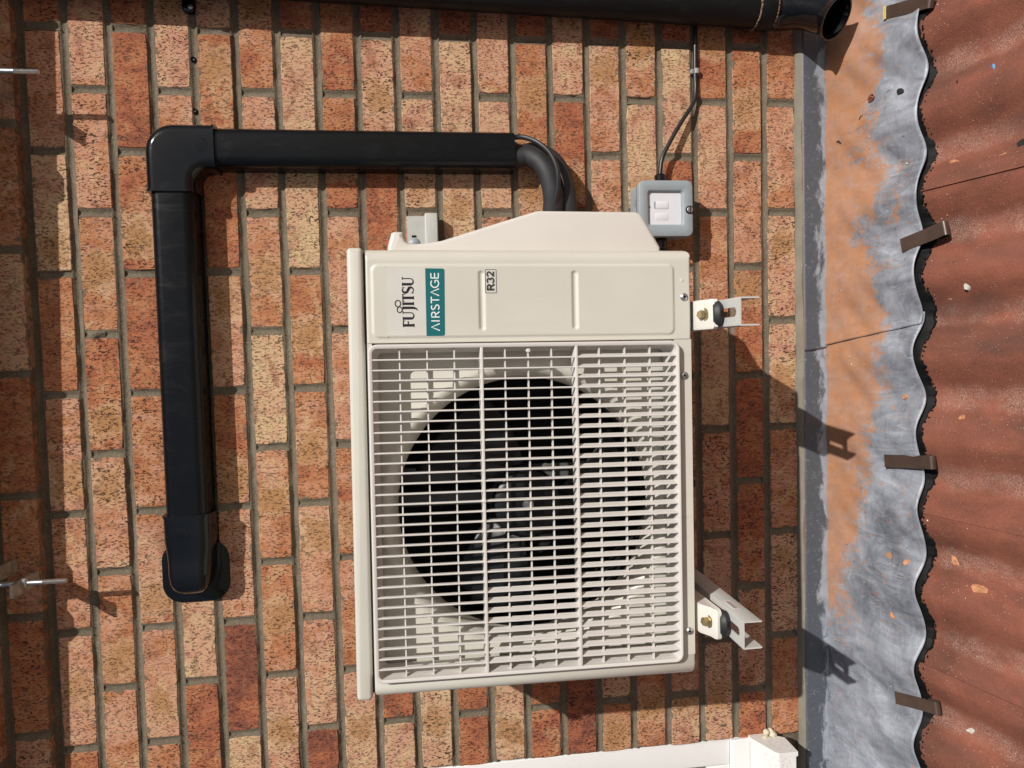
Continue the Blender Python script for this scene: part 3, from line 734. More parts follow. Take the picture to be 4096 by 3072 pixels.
# eaves soffit and fascia that carry the gutter
ev = MB().box((WX0, -.028, .33), (WX1+.2, .1, .36)); ev.build('soffit', 'upvc', house, smooth=0)
def support(bx, xr, lab, second):
    t = thing('gutter_iron', (bx, 0, .0375), lab, 'bracket', 'gutter support irons')
    b = MB()
    y1 = -.106
    b.extr([(bx-.012, .0455), (bx+.012, .0455), (bx+.012, .0512), (bx-.012, .0512)], .02, y1); b.build('arm', 'rust', t)
    rp = Vector((xr, -.075, 0)); rod = MB(); path = []; rad = []
    z0, z1 = .15, -.027
    rod.tube([(xr, -.075, z0), (xr, -.075, .012)], .0046, 12)
    k = 0; z = .012; seq = []
    while z > z1:
        seq.append((.0046, .012-z)); seq.append((.0039, .012-z+.0010)); z -= .0020
    rod.lathe((xr, -.075, .012), (0, 0, -1), seq, 12)
    rod.build('threaded_rod', 'zinc', t)
    MB().lathe((xr, -.075, .0455), (0, 0, -1), [(.0085, 0), (.0085, .006), (.006, .0075)], 6).build('nut', 'zinc', t)
    if second: MB().extr([(bx+.012, .0815), (bx+.036, .0815), (bx+.036, .0875), (bx+.012, .0875)], -.0185, -.150).build('arm', 'rust', t)
support(-.130, -.1113, 'flat steel gutter iron with hanging threaded rod, near the downpipe', False)
support(-1.008, -1.0025, 'pair of flat steel gutter irons with threaded rod above the trunking outlet', True)

# ------------------------------------------------------------------ trunking
tr = thing('pipe_trunking', (-.23, -.02, -.86), 'black plastic pipe trunking running across the bricks and down to the unit', 'trunking')
TH = .053; TRR = .019
def channel(axis, a0, a1, lo, hi, mat='trunk', h=TH, name='channel', rr_=TRR):
    b = MB(); pr = [(lo, .004), (lo, -(h-rr_))]
    for k in range(1, 7): a = math.pi/2*k/6; pr.append((lo+rr_*(1-math.cos(a)), -(h-rr_)-rr_*math.sin(a)))
    for k in range(0, 7): a = math.pi/2*k/6; pr.append((hi-rr_+rr_*math.sin(a), -(h-rr_)-rr_*math.cos(a)))
    pr.append((hi, .004))
    b.rings([[(q, y, a) if axis == 'z' else (a, y, q) for q, y in pr] for a in (a0, a1)])
    return b.build(name, mat, tr)
VL, VR = -.2635, -.1920; HB, HT = -.2645, -.1880
channel('z', -.270, -.857, VL, VR); channel('x', -.270, -.915, HB, HT)
# elbow: outer and inner run of the L, offset 4 mm all round
e = .0042; ob_, oi = [], []
ex0, ez1 = -.306, -.302
oi_r, oo_r = .024, .050
outer = [(ex0, HT+e)]+[(VR+e-oo_r+oo_r*math.sin(a), HT+e-oo_r+oo_r*math.cos(a)) for a in [math.pi/2*k/8 for k in range(9)]]+[(VR+e, ez1)]
inner = [(VL-e, ez1)]+[(VL-e-oi_r+oi_r*math.cos(a), HB-e-oi_r+oi_r*math.sin(a)) for a in [math.pi/2*k/6 for k in range(7)]]+[(ex0, HB-e)]
on = [Vector((0, -1))]+[Vector((-math.sin(a), -math.cos(a))) for a in [math.pi/2*k/8 for k in range(9)]]+[Vector((-1, 0))]
inn = [Vector((1, 0))]+[Vector((math.cos(a), math.sin(a))) for a in [math.pi/2*k/6 for k in range(7)]]+[Vector((0, 1))]
el = MB(); el.extr(outer+inner, .004, -(TH+.004), .017, 6, on+inn)
elb = el.build('elbow', 'trunkg', tr)
# raised rims at both mouths of the elbow and a moulded oval mark with letters
MB().extr([(VL-e-.0012, ez1-.004), (VR+e+.0012, ez1-.004), (VR+e+.0012, ez1+.0005), (VL-e-.0012, ez1+.0005)], 0, -(TH+.0045), .016, 5,
          [Vector((1, 0)), Vector((-1, 0)), Vector((-1, 0)), Vector((1, 0))]).build('rim', 'trunkg', elb)
MB().extr([(ex0-.004, HB-e-.0012), (ex0+.0005, HB-e-.0012), (ex0+.0005, HT+e+.0012), (ex0-.004, HT+e+.0012)], 0, -(TH+.0045), .016, 5,
          [Vector((0, 1)), Vector((0, 1)), Vector((0, -1)), Vector((0, -1))]).build('rim', 'trunkg', elb)
def ribbon(b, pts, wds, y, up=None, to3=None):
    """flat stroke through 2D points"""
    P = [Vector(p_) for p_ in pts]; L = []; n = len(P)
    wds = wds if isinstance(wds, (list, tuple)) else [wds]*n
    for i in range(n):
        t = (P[min(i+1, n-1)]-P[max(i-1, 0)]); t = t.normalized() if t.length else Vector((1, 0)); m_ = Vector((-t.y, t.x))*wds[i]/2
        L.append((P[i]+m_, P[i]-m_))
    vs = []
    for a, c_ in L:
        for q in (a, c_): vs.append((q.x, y, q.y))
    return b.add(vs, [(2*i, 2*i+1, 2*i+3, 2*i+2) for i in range(n-1)])
def emboss(parent, cx, cz, s, ang, y):
    b = MB(); N_ = 24
    cs, sn = math.cos(ang), math.sin(ang)
    f = lambda x, z: (cx+x*cs-z*sn, y, cz+x*sn+z*cs)
    b.tube([f(1.35*s*math.cos(2*math.pi*k/N_), s*math.sin(2*math.pi*k/N_)) for k in range(N_+1)], .0006, 5)
    for st in ([(-.8, .45), (-.8, -.45)], [(-.8, .45), (-.4, .45)], [(-.8, 0), (-.5, 0)], [(-.8, -.45), (-.4, -.45)],
               [(.2, .35), (-.1, .45), (-.25, 0), (-.1, -.45), (.2, -.35)], [(.45, .45), (.45, -.45), (.85, -.45)]):
        b.tube([f(x*s, z*s) for x, z in st], .0005, 5)
    return b.build('moulded_mark', 'trunkg', parent)
pe = onY((807, 580), -(TH+.004)); emboss(elb, pe.x, pe.z, .0085, R(90)*0, -(TH+.004))
# wall outlet: hooded end piece on a rounded wall plate
wp = MB(); wp.extr(rr(-1.080, -.287, -.962, -.163, .036, 7), .003, -.004, .002, 2)
hd = MB(); rows = []
for x, h, ins in ((-.905, .0575, 0), (-.915, .0575, 0), (-.950, .057, 0), (-.972, .0552, .0025), (-.992, .056, .004), (-1.012, .059, .005), (-1.030, .0590, .007), (-1.042, .0555, .012), (-1.0495, .047, .017), (-1.0535, .034, .022), (-1.055, .015, .0255), (-1.055, -.002, .026)):
    lo, hi = HB-e+ins, HT+e-ins; r2 = min(.018, max(.003, h*.4)); pr = [(lo, .002), (lo, -(h-r2))]
    for k in range(1, 6): a = math.pi/2*k/5; pr.append((lo+r2*(1-math.cos(a)), -(h-r2)-r2*math.sin(a)))
    for k in range(0, 6): a = math.pi/2*k/5; pr.append((hi-r2+r2*math.sin(a), -(h-r2)-r2*math.cos(a)))
    pr.append((hi, .002)); rows.append([(x, y, z) for z, y in pr])
hd.rings(rows); ol = hd.build('outlet_hood', 'trunkg', tr)
MB().extr([(-.9055, HB-e-.001), (-.901, HB-e-.001), (-.901, HT+e+.001), (-.9055, HT+e+.001)], 0, -(TH+.0050), .016, 5,
          [Vector((0, 1)), Vector((0, 1)), Vector((0, -1)), Vector((0, -1))]).build('rim', 'trunkg', ol)
wp.build('wall_plate', 'trunkg', tr)
emboss(ol, -.937, -.222, .0075, R(90), -.0575)

# ------------------------------------------------------------------ air conditioner outdoor unit (built in its own frame)
W, H, D_ = .663, .4922, .29
AL = Vector((-.7949, -.3664, -1.0793))
ac = thing('air_conditioner', AL, 'cream outdoor air conditioner unit with slatted fan grille on brackets', 'air conditioner', local=True)
ac.rotation_euler = (0, .0094, .0232)
AM = Matrix.Translation(AL) @ Euler((0, .0094, .0232)).to_matrix().to_4x4(); AI = AM.inverted()
class AB(MB):
    """as MB, with x measured from the unit's left side"""
    def build(s, name, mat, parent=ac, smooth=35):
        s.v = [(x-W/2, y, z) for x, y, z in s.v]; return MB.build(s, name, mat, parent, None, smooth)
ac_arc = lambda x0, sx, r_, n: [(x0+sx*r_*math.sin(math.pi/2*k/n), r_-r_*math.cos(math.pi/2*k/n)) for k in range(n+1)]
def sdrr(x, z, x0, z0, x1, z1, r_):
    qx = abs(x-(x0+x1)/2)-(x1-x0)/2+r_; qz = abs(z-(z0+z1)/2)-(z1-z0)/2+r_
    return math.hypot(max(qx, 0), max(qz, 0))+min(max(qx, qz), 0)-r_
def sm(a, b_, t): t = min(1, max(0, (t-a)/(b_-a))); return t*t*(3-2*t)
def embossing(x, z):
    h = .0022*(1-sm(-.0035, .0008, sdrr(x, z, .5315, .026, .640, .4845, .010)))
    for zc in (.3232, .1822): h -= .0026*(1-sm(-.0042, .0006, sdrr(x, z, .541, zc-.0052, .6305, zc+.0052, .0050)))
    h += .0012*(1-sm(-.003, .0, sdrr(x, z, .6115, .0105, .6185, .0165, .003)))
    return h
cols = [(.5243, .035), (.5243, .002)]+[(.5253+.1197*i/110, 0.0) for i in range(111)]+ac_arc(.645, 1, .018, 8)[1:]+[(.663, .05), (.663, D_)]
b = AB(); NZ = 360; rows = []
for j in range(NZ+1):
    z = H*j/NZ; ez = min(z, H-z); rnd_ = .0022*(1-math.sqrt(max(0, 1-((.003-ez)/.003)**2))) if ez < .003 else 0
    zl = lambda x: .009*(1-math.sqrt(max(0, 1-(max(0, x-.654)/.009)**2)))
    rows.append([(x, y-embossing(x, z)+rnd_ if y < .001 else y, max(z, zl(x)) if z < .02 else z) for x, y in cols])
b.rings(rows, False, False, False)
colsl = [(.034, .035), (.034, .0)]+[(.018-.018*math.sin(math.pi/2*k/8), .018-.018*math.cos(math.pi/2*k/8)) for k in range(9)]+[(0, .05), (0, D_)]
b.rings([[(x, y+(.002 if k in (0, 3) else 0) if y < .02 else y, max(z, .006*(1-math.sqrt(max(0, 1-(max(0, .006-x)/.006)**2)))) if z < .02 else z) for x, y in colsl] for k, z in enumerate((0, .003, H-.003, H))], False, False, False)
b.box((.034, .0, H-.007), (.5243, .03, H)).box((.034, .0, 0), (.5243, .03, .027))
b.box((0, D_-.002, 0), (W, D_, H))
cab = b.build('cabinet', 'cream', smooth=40)
b = AB(); b.box((.006, .010, H-.004), (W-.006, D_-.004, H+.006)); b.box((.006, .012, .0005), (W-.006, D_-.004, .004)); b.build('inner_frame', 'gap')
# lid
b = AB(); lo = rr(-.0015, .4955, W+.0015, .5190, .0075, 4); yy = []
b.extr(rr(-.0012, .4955, W+.0012, .5188, .006, 4), D_+.004, -.0015, .006, 4); b.build('lid', 'cream')
# recessed shroud plate with bell mouth
b = AB(); FX, FZ, FR = .266, .2515, .204
NR = 96; x0, x1, z0, z1 = .030, .524, .022, .489
def sq(a):
    c_, s_ = math.cos(a), math.sin(a); k = min(((x1-FX) if c_ > 0 else (FX-x0))/max(1e-6, abs(c_)), ((z1-FZ) if s_ > 0 else (FZ-z0))/max(1e-6, abs(s_))); return FX+c_*k, FZ+s_*k
A_ = [2*math.pi*k/NR for k in range(NR)]
rg = [[(sq(a)[0], .040, sq(a)[1]) for a in A_]]
for r_, y in ((FR+.0275, .0400), (FR+.0235, .0385), (FR+.0180, .0395), (FR+.0125, .0430), (FR+.0075, .0490), (FR+.0035, .0570), (FR+.001, .0670), (FR, .0780), (FR, .0900)):
    rg.append([(FX+r_*math.cos(a), y, FZ+r_*math.sin(a)) for a in A_])
b.rings(rg, False, False); b.build('fan_shroud', 'cream', smooth=50)
b = AB(); b.rings([[(FX+FR*math.cos(a), y, FZ+FR*math.sin(a)) for a in A_] for y in (.0905, .12)], False, False)
b.rings([[(FX+(FR+.02)*math.cos(a), y, FZ+(FR+.02)*math.sin(a)) for a in A_] for y in (.1205, D_-.02)], False, False)
b.build('black_lining', 'fin')  # added black tube: the shade inside the cabinet is put into its colour
b = AB(); b.box((.02, D_-.03, .01), (.53, D_-.02, .485)); 
for k in range(34): b.box((.03+.0148*k, D_-.0335, .012), (.0315+.0148*k, D_-.0301, .483))
b.build('coil', 'fin', smooth=0)
# fan, motor, motor bracket
HX, HZ = .262, .2465
b = AB(); b.lathe((HX, .135, HZ), (0, -1, 0), [(.058, 0), (.058, .030), (.055, .040), (.048, .045), (.02, .047), (.001, .047)], 36); fan = b.build('fan', 'dark')
for q in range(3):
    a0 = R(25+120*q); b = AB(); top_, bt = [], []
    def bl(u, v):
        r_ = .05+.140*u; a = a0+(-.52+1.04*v)*(1-.10*u)+.35*u; lift = .022*(v-.5)*(1.3-.4*u)
        return (HX+r_*math.cos(a), .120-lift*1.6+.004*math.sin(v*3), HZ+r_*math.sin(a))
    b.grid(bl, 10, 12); o = b.build('blade', 'dark', fan); o.modifiers.new('t', 'SOLIDIFY').thickness = .003
b = AB(); b.lathe((HX, .088, HZ), (0, -1, 0), [(.009, 0), (.009, .004), (.006, .006), (.001, .0065)], 16); b.build('fan_nut', 'zinc', fan)
b = AB(); b.box((HX-.012, .175, .01), (HX+.012, .18, .48)); b.box((HX+.03, .175, .01), (HX+.054, .18, .48)); b.build('motor_bracket', 'gap')
b = AB(); b.lathe((.321, .105, .214), (0, -1, 0), [(.006, 0), (.006, .003), (.001, .004)], 12); b.lathe((.235, .115, .285), (0, -1, 0), [(.007, 0), (.007, .003), (.001, .004)], 8); b.build('fan_clip', 'zinc', fan)
# grille
gx0, gx1, gz0, gz1, gy = .0265, .5226, .0220, .4910, -.012
b = AB(); o1 = rr(gx0, gz0, gx1, gz1, .013, 6)
def off(dlt, rad): return rr(gx0+dlt, gz0+dlt, gx1-dlt, gz1-dlt, rad, 6)
fr = [(off(-.0005, .0135), .003), (off(0, .013), -.006), (off(.0006, .0125), -.0105), (off(.0018, .0115), -.012), (off(.0050, .0085), -.012), (off(.0062, .0075), -.0112), (off(.0075, .007), .002), (off(.012, .006), .034)]
b.rings([[(x, y, z) for x, z in ol_] for ol_, y in fr], False, False)
gr = b.build('grille', 'grille', smooth=40); gr['label'] = 'square grille of thin upright slats over the fan'
kx = lambda x: .513+(x-.513)*.9886; kz = lambda z: .413+(z-.413)*.9886
ZB = [(kz(.3250)), kz(.1810)]
for zb in ZB:
    AB().extr(rr(gx0+.006, zb-.0021, gx1-.006, zb+.0021, .001, 2), .016, gy, .0008, 2).build('cross_bar', 'grille', gr)
secs = [(gz0+.006, ZB[1]-.0016), (ZB[1]+.0016, ZB[0]-.0016), (ZB[0]+.0016, gz1-.006)]
def slat_mesh(ln, kind):
    b = MB(); t, dpt, lean = ((.0013, .006, 0), (.0013, .0075, .0006), (.0014, .009, .0032))[kind]
    pr = [(-t, .0015), (-t*.8, .0004), (0, 0), (t*.8, .0004), (t, .0015), (t*.9+lean, dpt), (-t*.5+lean, dpt)]
    end = .004 if kind == 2 else 0
    b.rings([[(x, y, z) for x, y in pr] for z in (-ln/2, ln/2)]); me = b.mesh('slat', (0, 0, 0), 40); me.materials.append(M['grille']); return me
SM = {}
for si, (za, zb) in enumerate(secs):
    for i in range(31):
        x = kx(.4998-.01526*i); kind = 2 if si == 0 else (2 if si == 1 and i > 22 else (1 if si == 1 and i > 7 else 0))
        key = (si, kind)
        if key not in SM: SM[key] = slat_mesh(zb-za, kind)
        ob = bpy.data.objects.new('slat', SM[key]); COL.objects.link(ob); ob.parent = gr; ob.location = (x-W/2, gy+.0006, (za+zb)/2)
for zc in (.4462, .4058, .3655, .2893, .2540, .2184, .1441, .1040, .0640):
    z = kz(zc); AB().box((gx0+.007, gy+.0062, z-.0010), (gx1-.007, gy+.0130, z+.0010)).build('rib', 'grille', gr, smooth=0)
for x, z in ((.5105, .2545), (.0475, .2555), (.289, ZB[0]), (.515, .2545)):
    if x != .515: AB().lathe((x, gy+.008, kz(z) if z < .3 else z), (0, -1, 0), [(.0032, 0), (.0032, .0085), (.0022, .0092)], 12).build('pin', 'grille', gr)
# labels
def A2(b, pts, z_): pass
YL = -.0022
b = AB(); b.extr(rr(.5352, .4058, .6335, .4612, .001, 2), YL+.0005, YL-.00025); lab = b.build('brand_label', 'silver', smooth=0)
b = AB(); b.extr([(.5345, .4057), (.5345, .3812), (.5365, .3788), (.6312, .3776), (.6332, .3795), (.6336, .4057)], YL+.0005, YL-.00028); lab2 = b.build('series_label', 'teal', smooth=0)
YT = YL-.00045
def text_mesh(items): 
    b = AB()
    for pts, wd in items: ribbon(b, pts, wd, YT)
    return b
k = .0000998                                              # metres per drawing unit
def arc(cx, cy, rx, ry, a0, a1, n=14): return [(cx+rx*math.cos(R(a0+(a1-a0)*i/n)), cy+ry*math.sin(R(a0+(a1-a0)*i/n))) for i in range(n+1)]
def serif_word():
    out = []
    def st(x, y0, y1, w=30): out.append(([(x, y0), (x, y1)], w))
    def hb(x0, x1, y, w=11): out.append(([(x0, y), (x1, y)], w))
    def sf(x, y, hw=24): out.append(([(x-hw, y), (x+hw, y)], 9))
    # F
    st(25, 0, 165); sf(25, 4, 26); hb(0, 95, 159, 12); hb(30, 78, 88, 11); out.append(([(92, 165), (92, 130)], [10, 3])); out.append(([(76, 102), (76, 74)], [8, 8]))
    def U(x):
        st(x+22, 45, 165); sf(x+22, 161, 24); sf(x+108, 161, 20)
        out.append((arc(x+62, 48, 42, 44, 180, 360), [29]+[27, 25, 22, 19, 17, 15, 14, 13, 12, 11, 11, 10, 10, 10])); out.append(([(x+105, 48), (x+105, 165)], 10))
    U(105)
    # J with its long tail
    x = 262; st(x+20, 20, 165); sf(x+20, 161, 24); out.append(([(x+20, 24), (x+16, -10), (x+4, -36), (x-22, -58)], [30, 26, 17, 3]))
    x = 322; st(x+20, 0, 165); sf(x+20, 161, 24); sf(x+20, 4, 24)
    x = 372; st(x+56, 0, 165); sf(x+56, 4, 24); hb(x, x+112, 159, 12); out.append(([(x+4, 165), (x+4, 128)], [10, 3])); out.append(([(x+108, 165), (x+108, 128)], [10, 3]))
    x = 492; out.append(([(x+88, 165), (x+88, 130)], [8, 3])); out.append((arc(x+50, 122, 38, 40, 40, 180, 10)+[(x+22, 96), (x+50, 82), (x+78, 66)], [9, 10, 12, 14, 16, 18, 21, 24, 26, 28, 29, 30, 31, 30]))
    out.append(([(x+60, 78)]+arc(x+48, 43, 40, 40, 40, -150, 12), [28, 30, 29, 27, 24, 20, 17, 14, 12, 11, 10, 9, 9, 8])); out.append(([(x+6, 45), (x+6, 0)], [3, 9]))
    U(605)
    # the linked loops over the J
    cx, cy = 295, 220
    out.append((arc(cx+50, cy+12, 46, 40, 205, 520, 26), 11)); out.append((arc(cx-42, cy-12, 40, 36, 20, 335, 24), 11)); out.append(([(cx-4, cy-2), (cx+8, cy+34), (cx+22, cy+44)], 10)); out.append(([(cx-2, cy+22), (cx+2, cy-16), (cx-10, cy-34)], 10))
    return out
x0t, z0t = .5478, .4232
b = text_mesh([([(x0t+x*k, z0t+z*k) for x, z in pts], [(q*1.12+3.5)*k for q in wd] if isinstance(wd, (list, tuple)) else (wd*1.12+3.5)*k) for pts, wd in serif_word()])
b.build('lettering', 'ink', lab, smooth=0)['label'] = 'black serif letters FUJITSU with linked loops above the J'
def sans_word():
    out = []; w = 16
    def A(x): out.append(([(x, 0), (x+50, 120), (x+100, 0)], w))
    A(0)
    out.append(([(140, 0), (140, 120)], w))
    x = 196; out.append(([(x, 0), (x, 114), (x+38, 114)]+arc(x+40, 86, 30, 28, 90, -90, 8)+[(x+2, 58)], w)); out.append(([(x+34, 58), (x+76, 0)], w))
    x = 300; out.append((arc(x+38, 90, 32, 25, 40, 200, 8)+[(x+22, 68), (x+54, 54)]+arc(x+36, 31, 36, 26, 35, -150, 8), w))
    x = 395; out.append(([(x+48, 0), (x+48, 116)], w)); out.append(([(x, 114), (x+96, 114)], w))
    A(505)
    x = 622; out.append((arc(x+60, 60, 58, 56, 48, 320, 18)+[(x+104, 24), (x+104, 56), (x+66, 56)], w))
    x = 760; out.append(([(x, 0), (x, 114)], w)); 
    for z in (6, 60, 113): out.append(([(x, z), (x+72, z)], w))
    return out
x0s, z0s = .5422, .3862; ks = .0001015
b = text_mesh([([(x0s+x*ks, z0s+z*ks) for x, z in pts], wd*ks) for pts, wd in sans_word()])
b.build('lettering', 'white', lab2, smooth=0)['label'] = 'white letters AIRSTAGE with crossbar-less As'
# R32 refrigerant label
b = AB(); b.extr(rr(.5960, .3002, .6328, .3186, .0015, 3), YL+.0005, YL-.0002); l3 = b.build('refrigerant_label', 'silver', smooth=0)
b = AB(); oo = rr(.5968, .3009, .6320, .3179, .0016, 4); oi2 = rr(.5976, .3017, .6312, .3171, .0010, 4)
b.rings([[(x, YT, z) for x, z in oo], [(x, YT, z) for x, z in oi2]], False, False); b.build('border', 'inkgrey', l3, smooth=0)
def r32():
    out = []; w = 26
    out.append(([(12, 0), (12, 110)], w)); out.append(([(12, 99), (52, 99)]+arc(54, 77, 24, 22, 90, -90, 8)+[(12, 55)], 24)); out.append(([(48, 56), (88, -2)], 26))
    x = 104; out.append((arc(x+36, 80, 30, 22, 160, -75, 10), 22)); out.append((arc(x+36, 33, 34, 24, 78, -165, 11), 22))
    x = 194; out.append((arc(x+38, 76, 30, 26, 170, -20, 9)+[(x+52, 50), (x+14, 14)], 22)); out.append(([(x+2, 11), (x+76, 11)], 22))
    return out
b = text_mesh([([(.6008+x*.0001035, .3042+z*.0001035) for x, z in pts], wd*1.18*.0001035) for pts, wd in r32()])
b.build('lettering', 'inkgrey', l3, smooth=0)['label'] = 'dark bold letters R32'
# screws along the bottom edge
for x, z in ((.5896, .0109), (.4685, .0119), (.0706, .0090)):
    s_ = AB().lathe((x, .0, z), (0, -1, 0), [(.0062, -.001), (.0060, .0012), (.0048, .0026), (.0028, .0034), (.0026, .0030), (.0012, .0012), (.0004, .0012)], 20).build('screw', 'zinc')
    for c_ in (0, 1):
        AB().box((x-(.0022 if c_ else .0005), -.0036, z-(.0005 if c_ else .0022)), (x+(.0022 if c_ else .0005), -.0031, z+(.0005 if c_ else .0022))).build('cross_recess', 'dark', s_, smooth=0)
for x, z in ((.6362, .4636), (.5345, .4628), (.4985, .0125)):
    AB().lathe((x, -.0022 if z > .1 else 0, z), (0, -1, 0), [(.0013, 0), (.0011, .0004), (.0004, .0005)], 10).build('dimple', 'cream')
# valve cover on the right-hand side
cv = [(.655, .0268), (.6765, .0275), (.7300, .0595), (.7325, .0680), (.7325, .2270), (.7300, .2360), (.7100, .300), (.6850, .3790), (.6812, .4040), (.6800, .4200), (.6805, .4305), (.6840, .4345), (.6900, .4370), (.6970, .4380), (.6985, .4400), (.6985, .4520), (.6960, .4560), (.6755, .4620), (.655, .4625)]
b = AB(); b.extr(cv, .255, .055, .006, 4); b.build('valve_cover', 'cover', smooth=50)
# feet
def foot(xc, name='foot'):
    b = AB(); hw = .0225; z0_, y1_ = -.0245, -.034
    pts = [(.10, -.004), (-.003, -.008), (y1_+.012, z0_+.006), (y1_+.003, z0_+.0045), (y1_-.001, z0_+.002), (y1_-.001, z0_-.004), (y1_+.004, z0_-.005), (.10, z0_-.003)]
    rows = []
    for dx, ins in ((-hw, .003), (-hw+.003, 0), (hw-.003, 0), (hw, .003)):
        rows.append([(xc+dx, y+(ins if y < 0 else 0), z) for y, z in pts])
    b.rings(rows); f_ = b.build(name, 'foot', smooth=45)
    c_ = Vector((xc, -.014, -.0125)); nn = Vector((0, -.45, 1)).normalized()
    AB().lathe(c_-nn*.004, nn, [(.0118, 0), (.0118, .0018), (.0106, .0024), (.002, .0024)], 24).build('washer', 'brass', f_)
    AB().lathe(c_-nn*.001, nn, [(.0070, 0), (.0070, .0056), (.0062, .0068), (.002, .0070)], 6).build('bolt', 'brass', f_, smooth=20)
    AB().lathe(Vector((xc, -.014, -.020)), (0, 0, -1), [(.0048, 0)]+[q for i in range(12) for q in ((.0048, .004+.0025*i), (.0040, .0052+.0025*i))], 12).build('bolt_shank', 'brass', f_)
    return f_
FXS = [(AI @ Vector((-.5648, -.40, -1.1)))[0]+W/2, (AI @ Vector((-1.0365, -.40, -1.1)))[0]+W/2]
for x in FXS: foot(x)

# ------------------------------------------------------------------ wall bracket that carries the unit
br = thing('wall_bracket', (-.8, -.02, -1.12), 'pale grey steel wall bracket with two channel arms under the unit', 'bracket')
def arm(xc, name='arm'):
    b = MB(); hw = .0207; t = .0022; zt = -1.1195; fl_ = .0295; y1_, y0_ = -.450, -.004
    ys0, ys1, sw = -.432, -.352, .0068                     # slot in the top web
    # top web as four strips round the slot
    def strip(xa, xb, ya, yb): b.box((xa, ya, zt-t), (xb, yb, zt))
    strip(xc-hw+t, xc-sw, y1_, y0_); strip(xc+sw, xc+hw-t, y1_, y0_); strip(xc-sw, xc+sw, ys1, y0_); strip(xc-sw, xc+sw, y1_, ys0-.006)
    n = 8
    pts = [(xc-sw, y1_ if False else ys0-.006), (xc-sw, ys0)]
    for sgn in (-1, 1):                                    # rounded end of the slot
        poly = [(xc+sgn*sw, ys0-.0062), (xc, ys0-.0062)]+[(xc+sgn*sw*math.sin(math.pi/2*k/n), ys0-sw*math.cos(math.pi/2*k/n)+.0008) for k in range(n+1)]
        b.rings([[(x, y, zt-t) for x, y in poly], [(x, y, zt) for x, y in poly]])
    for sgn in (-1, 1):
        xo = xc+sgn*hw; xi = xo-sgn*t
        prof_ = [(xi, zt), (xo-sgn*.0006, zt-.0002), (xo, zt-.0010), (xo, zt-fl_+.002), (xo-sgn*.0008, zt-fl_), (xi, zt-fl_)]
        b.rings([[(x, y, z) for x, z in prof_] for y in (y1_, y0_)])
    a = b.build(name, 'powder', br, smooth=40)
    return a
a1 = arm(-.5648); a2 = arm(-1.0365)
# rubber mounts between feet and arms
for xc, yc in ((-.5648, -.383), (-1.0365, -.394)):
    b = MB(); b.rings([[(xc+r_*1.0*math.cos(2*math.pi*k/24), yc-.004+r_*.85*math.sin(2*math.pi*k/24), z) for k in range(24)] for r_, z in ((.013, -1.1192), (.019, -1.1155), (.0215, -1.110), (.020, -1.1065), (.016, -1.103))])
    b.build('rubber_mount', 'rubber', br)
# uprights and cross rail on the wall
for xc in (-.5648, -1.0365): MB().box((xc-.02, -.0038, -1.20), (xc+.02, -.001, -.655)).build('upright', 'powder', br, smooth=0)
b = MB(); b.extr([(-1.20, -.7065), (-.3990, -.7065), (-.3458, -.7065), (-.3440, -.7050), (-.3440, -.6835), (-.3462, -.6815), (-1.20, -.6815)], -.005, -.031, .0025); b.build('cross_rail', 'railp', br)
b = MB()
zt_, zb_ = -.6475, -.6822; sx0, sx1, szc, sw = -.402, -.3865, -.6605, .0045
def plate(xa, za, xb, zb2): b.extr([(xa, za), (xb, za), (xb, zb2), (xa, zb2)], -.0045, -.0285)
plate(-1.18, zb_, -.3502, szc-sw); plate(-1.18, szc+sw, -.3502, zt_); plate(sx1, szc-sw, -.3502, szc+sw); plate(-1.18, szc-sw, -.42, szc+sw)
b.build('slide_rail', 'railp', br)
MB().lathe((-.402, -.026, szc), (0, -1, 0), [(.0115, 0), (.0115, .003), (.008, .006), (.002, .0075)], 20).build('rail_bolt', 'box', br)
# maker's sticker on the left arm: pale strip with dark slanted letters and a red stroke
xs = -1.0365+.0207+.0004
def S3(u, v): return (xs, -.385+u, -1.1245-v)
b = MB(); b.add([S3(-.018, .001), S3(.021, .001), S3(.021, .0135), S3(-.018, .0135)], [(0, 1, 2, 3)]); st = b.build('sticker', 'white', a2, smooth=0); st['label'] = 'small pale sticker with dark slanted lettering'
b = MB()
for i in range(8):
    u = -.013+.0038*i; q = [(u, .005), (u+.0016, .005), (u+.0006, .0105), (u-.001, .0105)]
    b.add([(xs+.0003, -.385+a_, -1.1245-c_) for a_, c_ in q], [(0, 1, 2, 3)])
    if i % 2: b.add([(xs+.0003, -.385+a_, -1.1245-c_) for a_, c_ in [(u, .0072), (u+.0034, .0072), (u+.003, .0084), (u, .0084)]], [(0, 1, 2, 3)])
b.build('lettering', 'ink', st, smooth=0)
b = MB(); b.add([(xs+.0003, -.385+a_, -1.1245-c_) for a_, c_ in [(-.016, .0118), (.016, .0122), (.018, .0026), (.0166, .0026), (.0150, .0112), (-.016, .0108)]], [(0, 1, 2, 3, 4, 5)]); b.build('red_stroke', 'red', st, smooth=0)

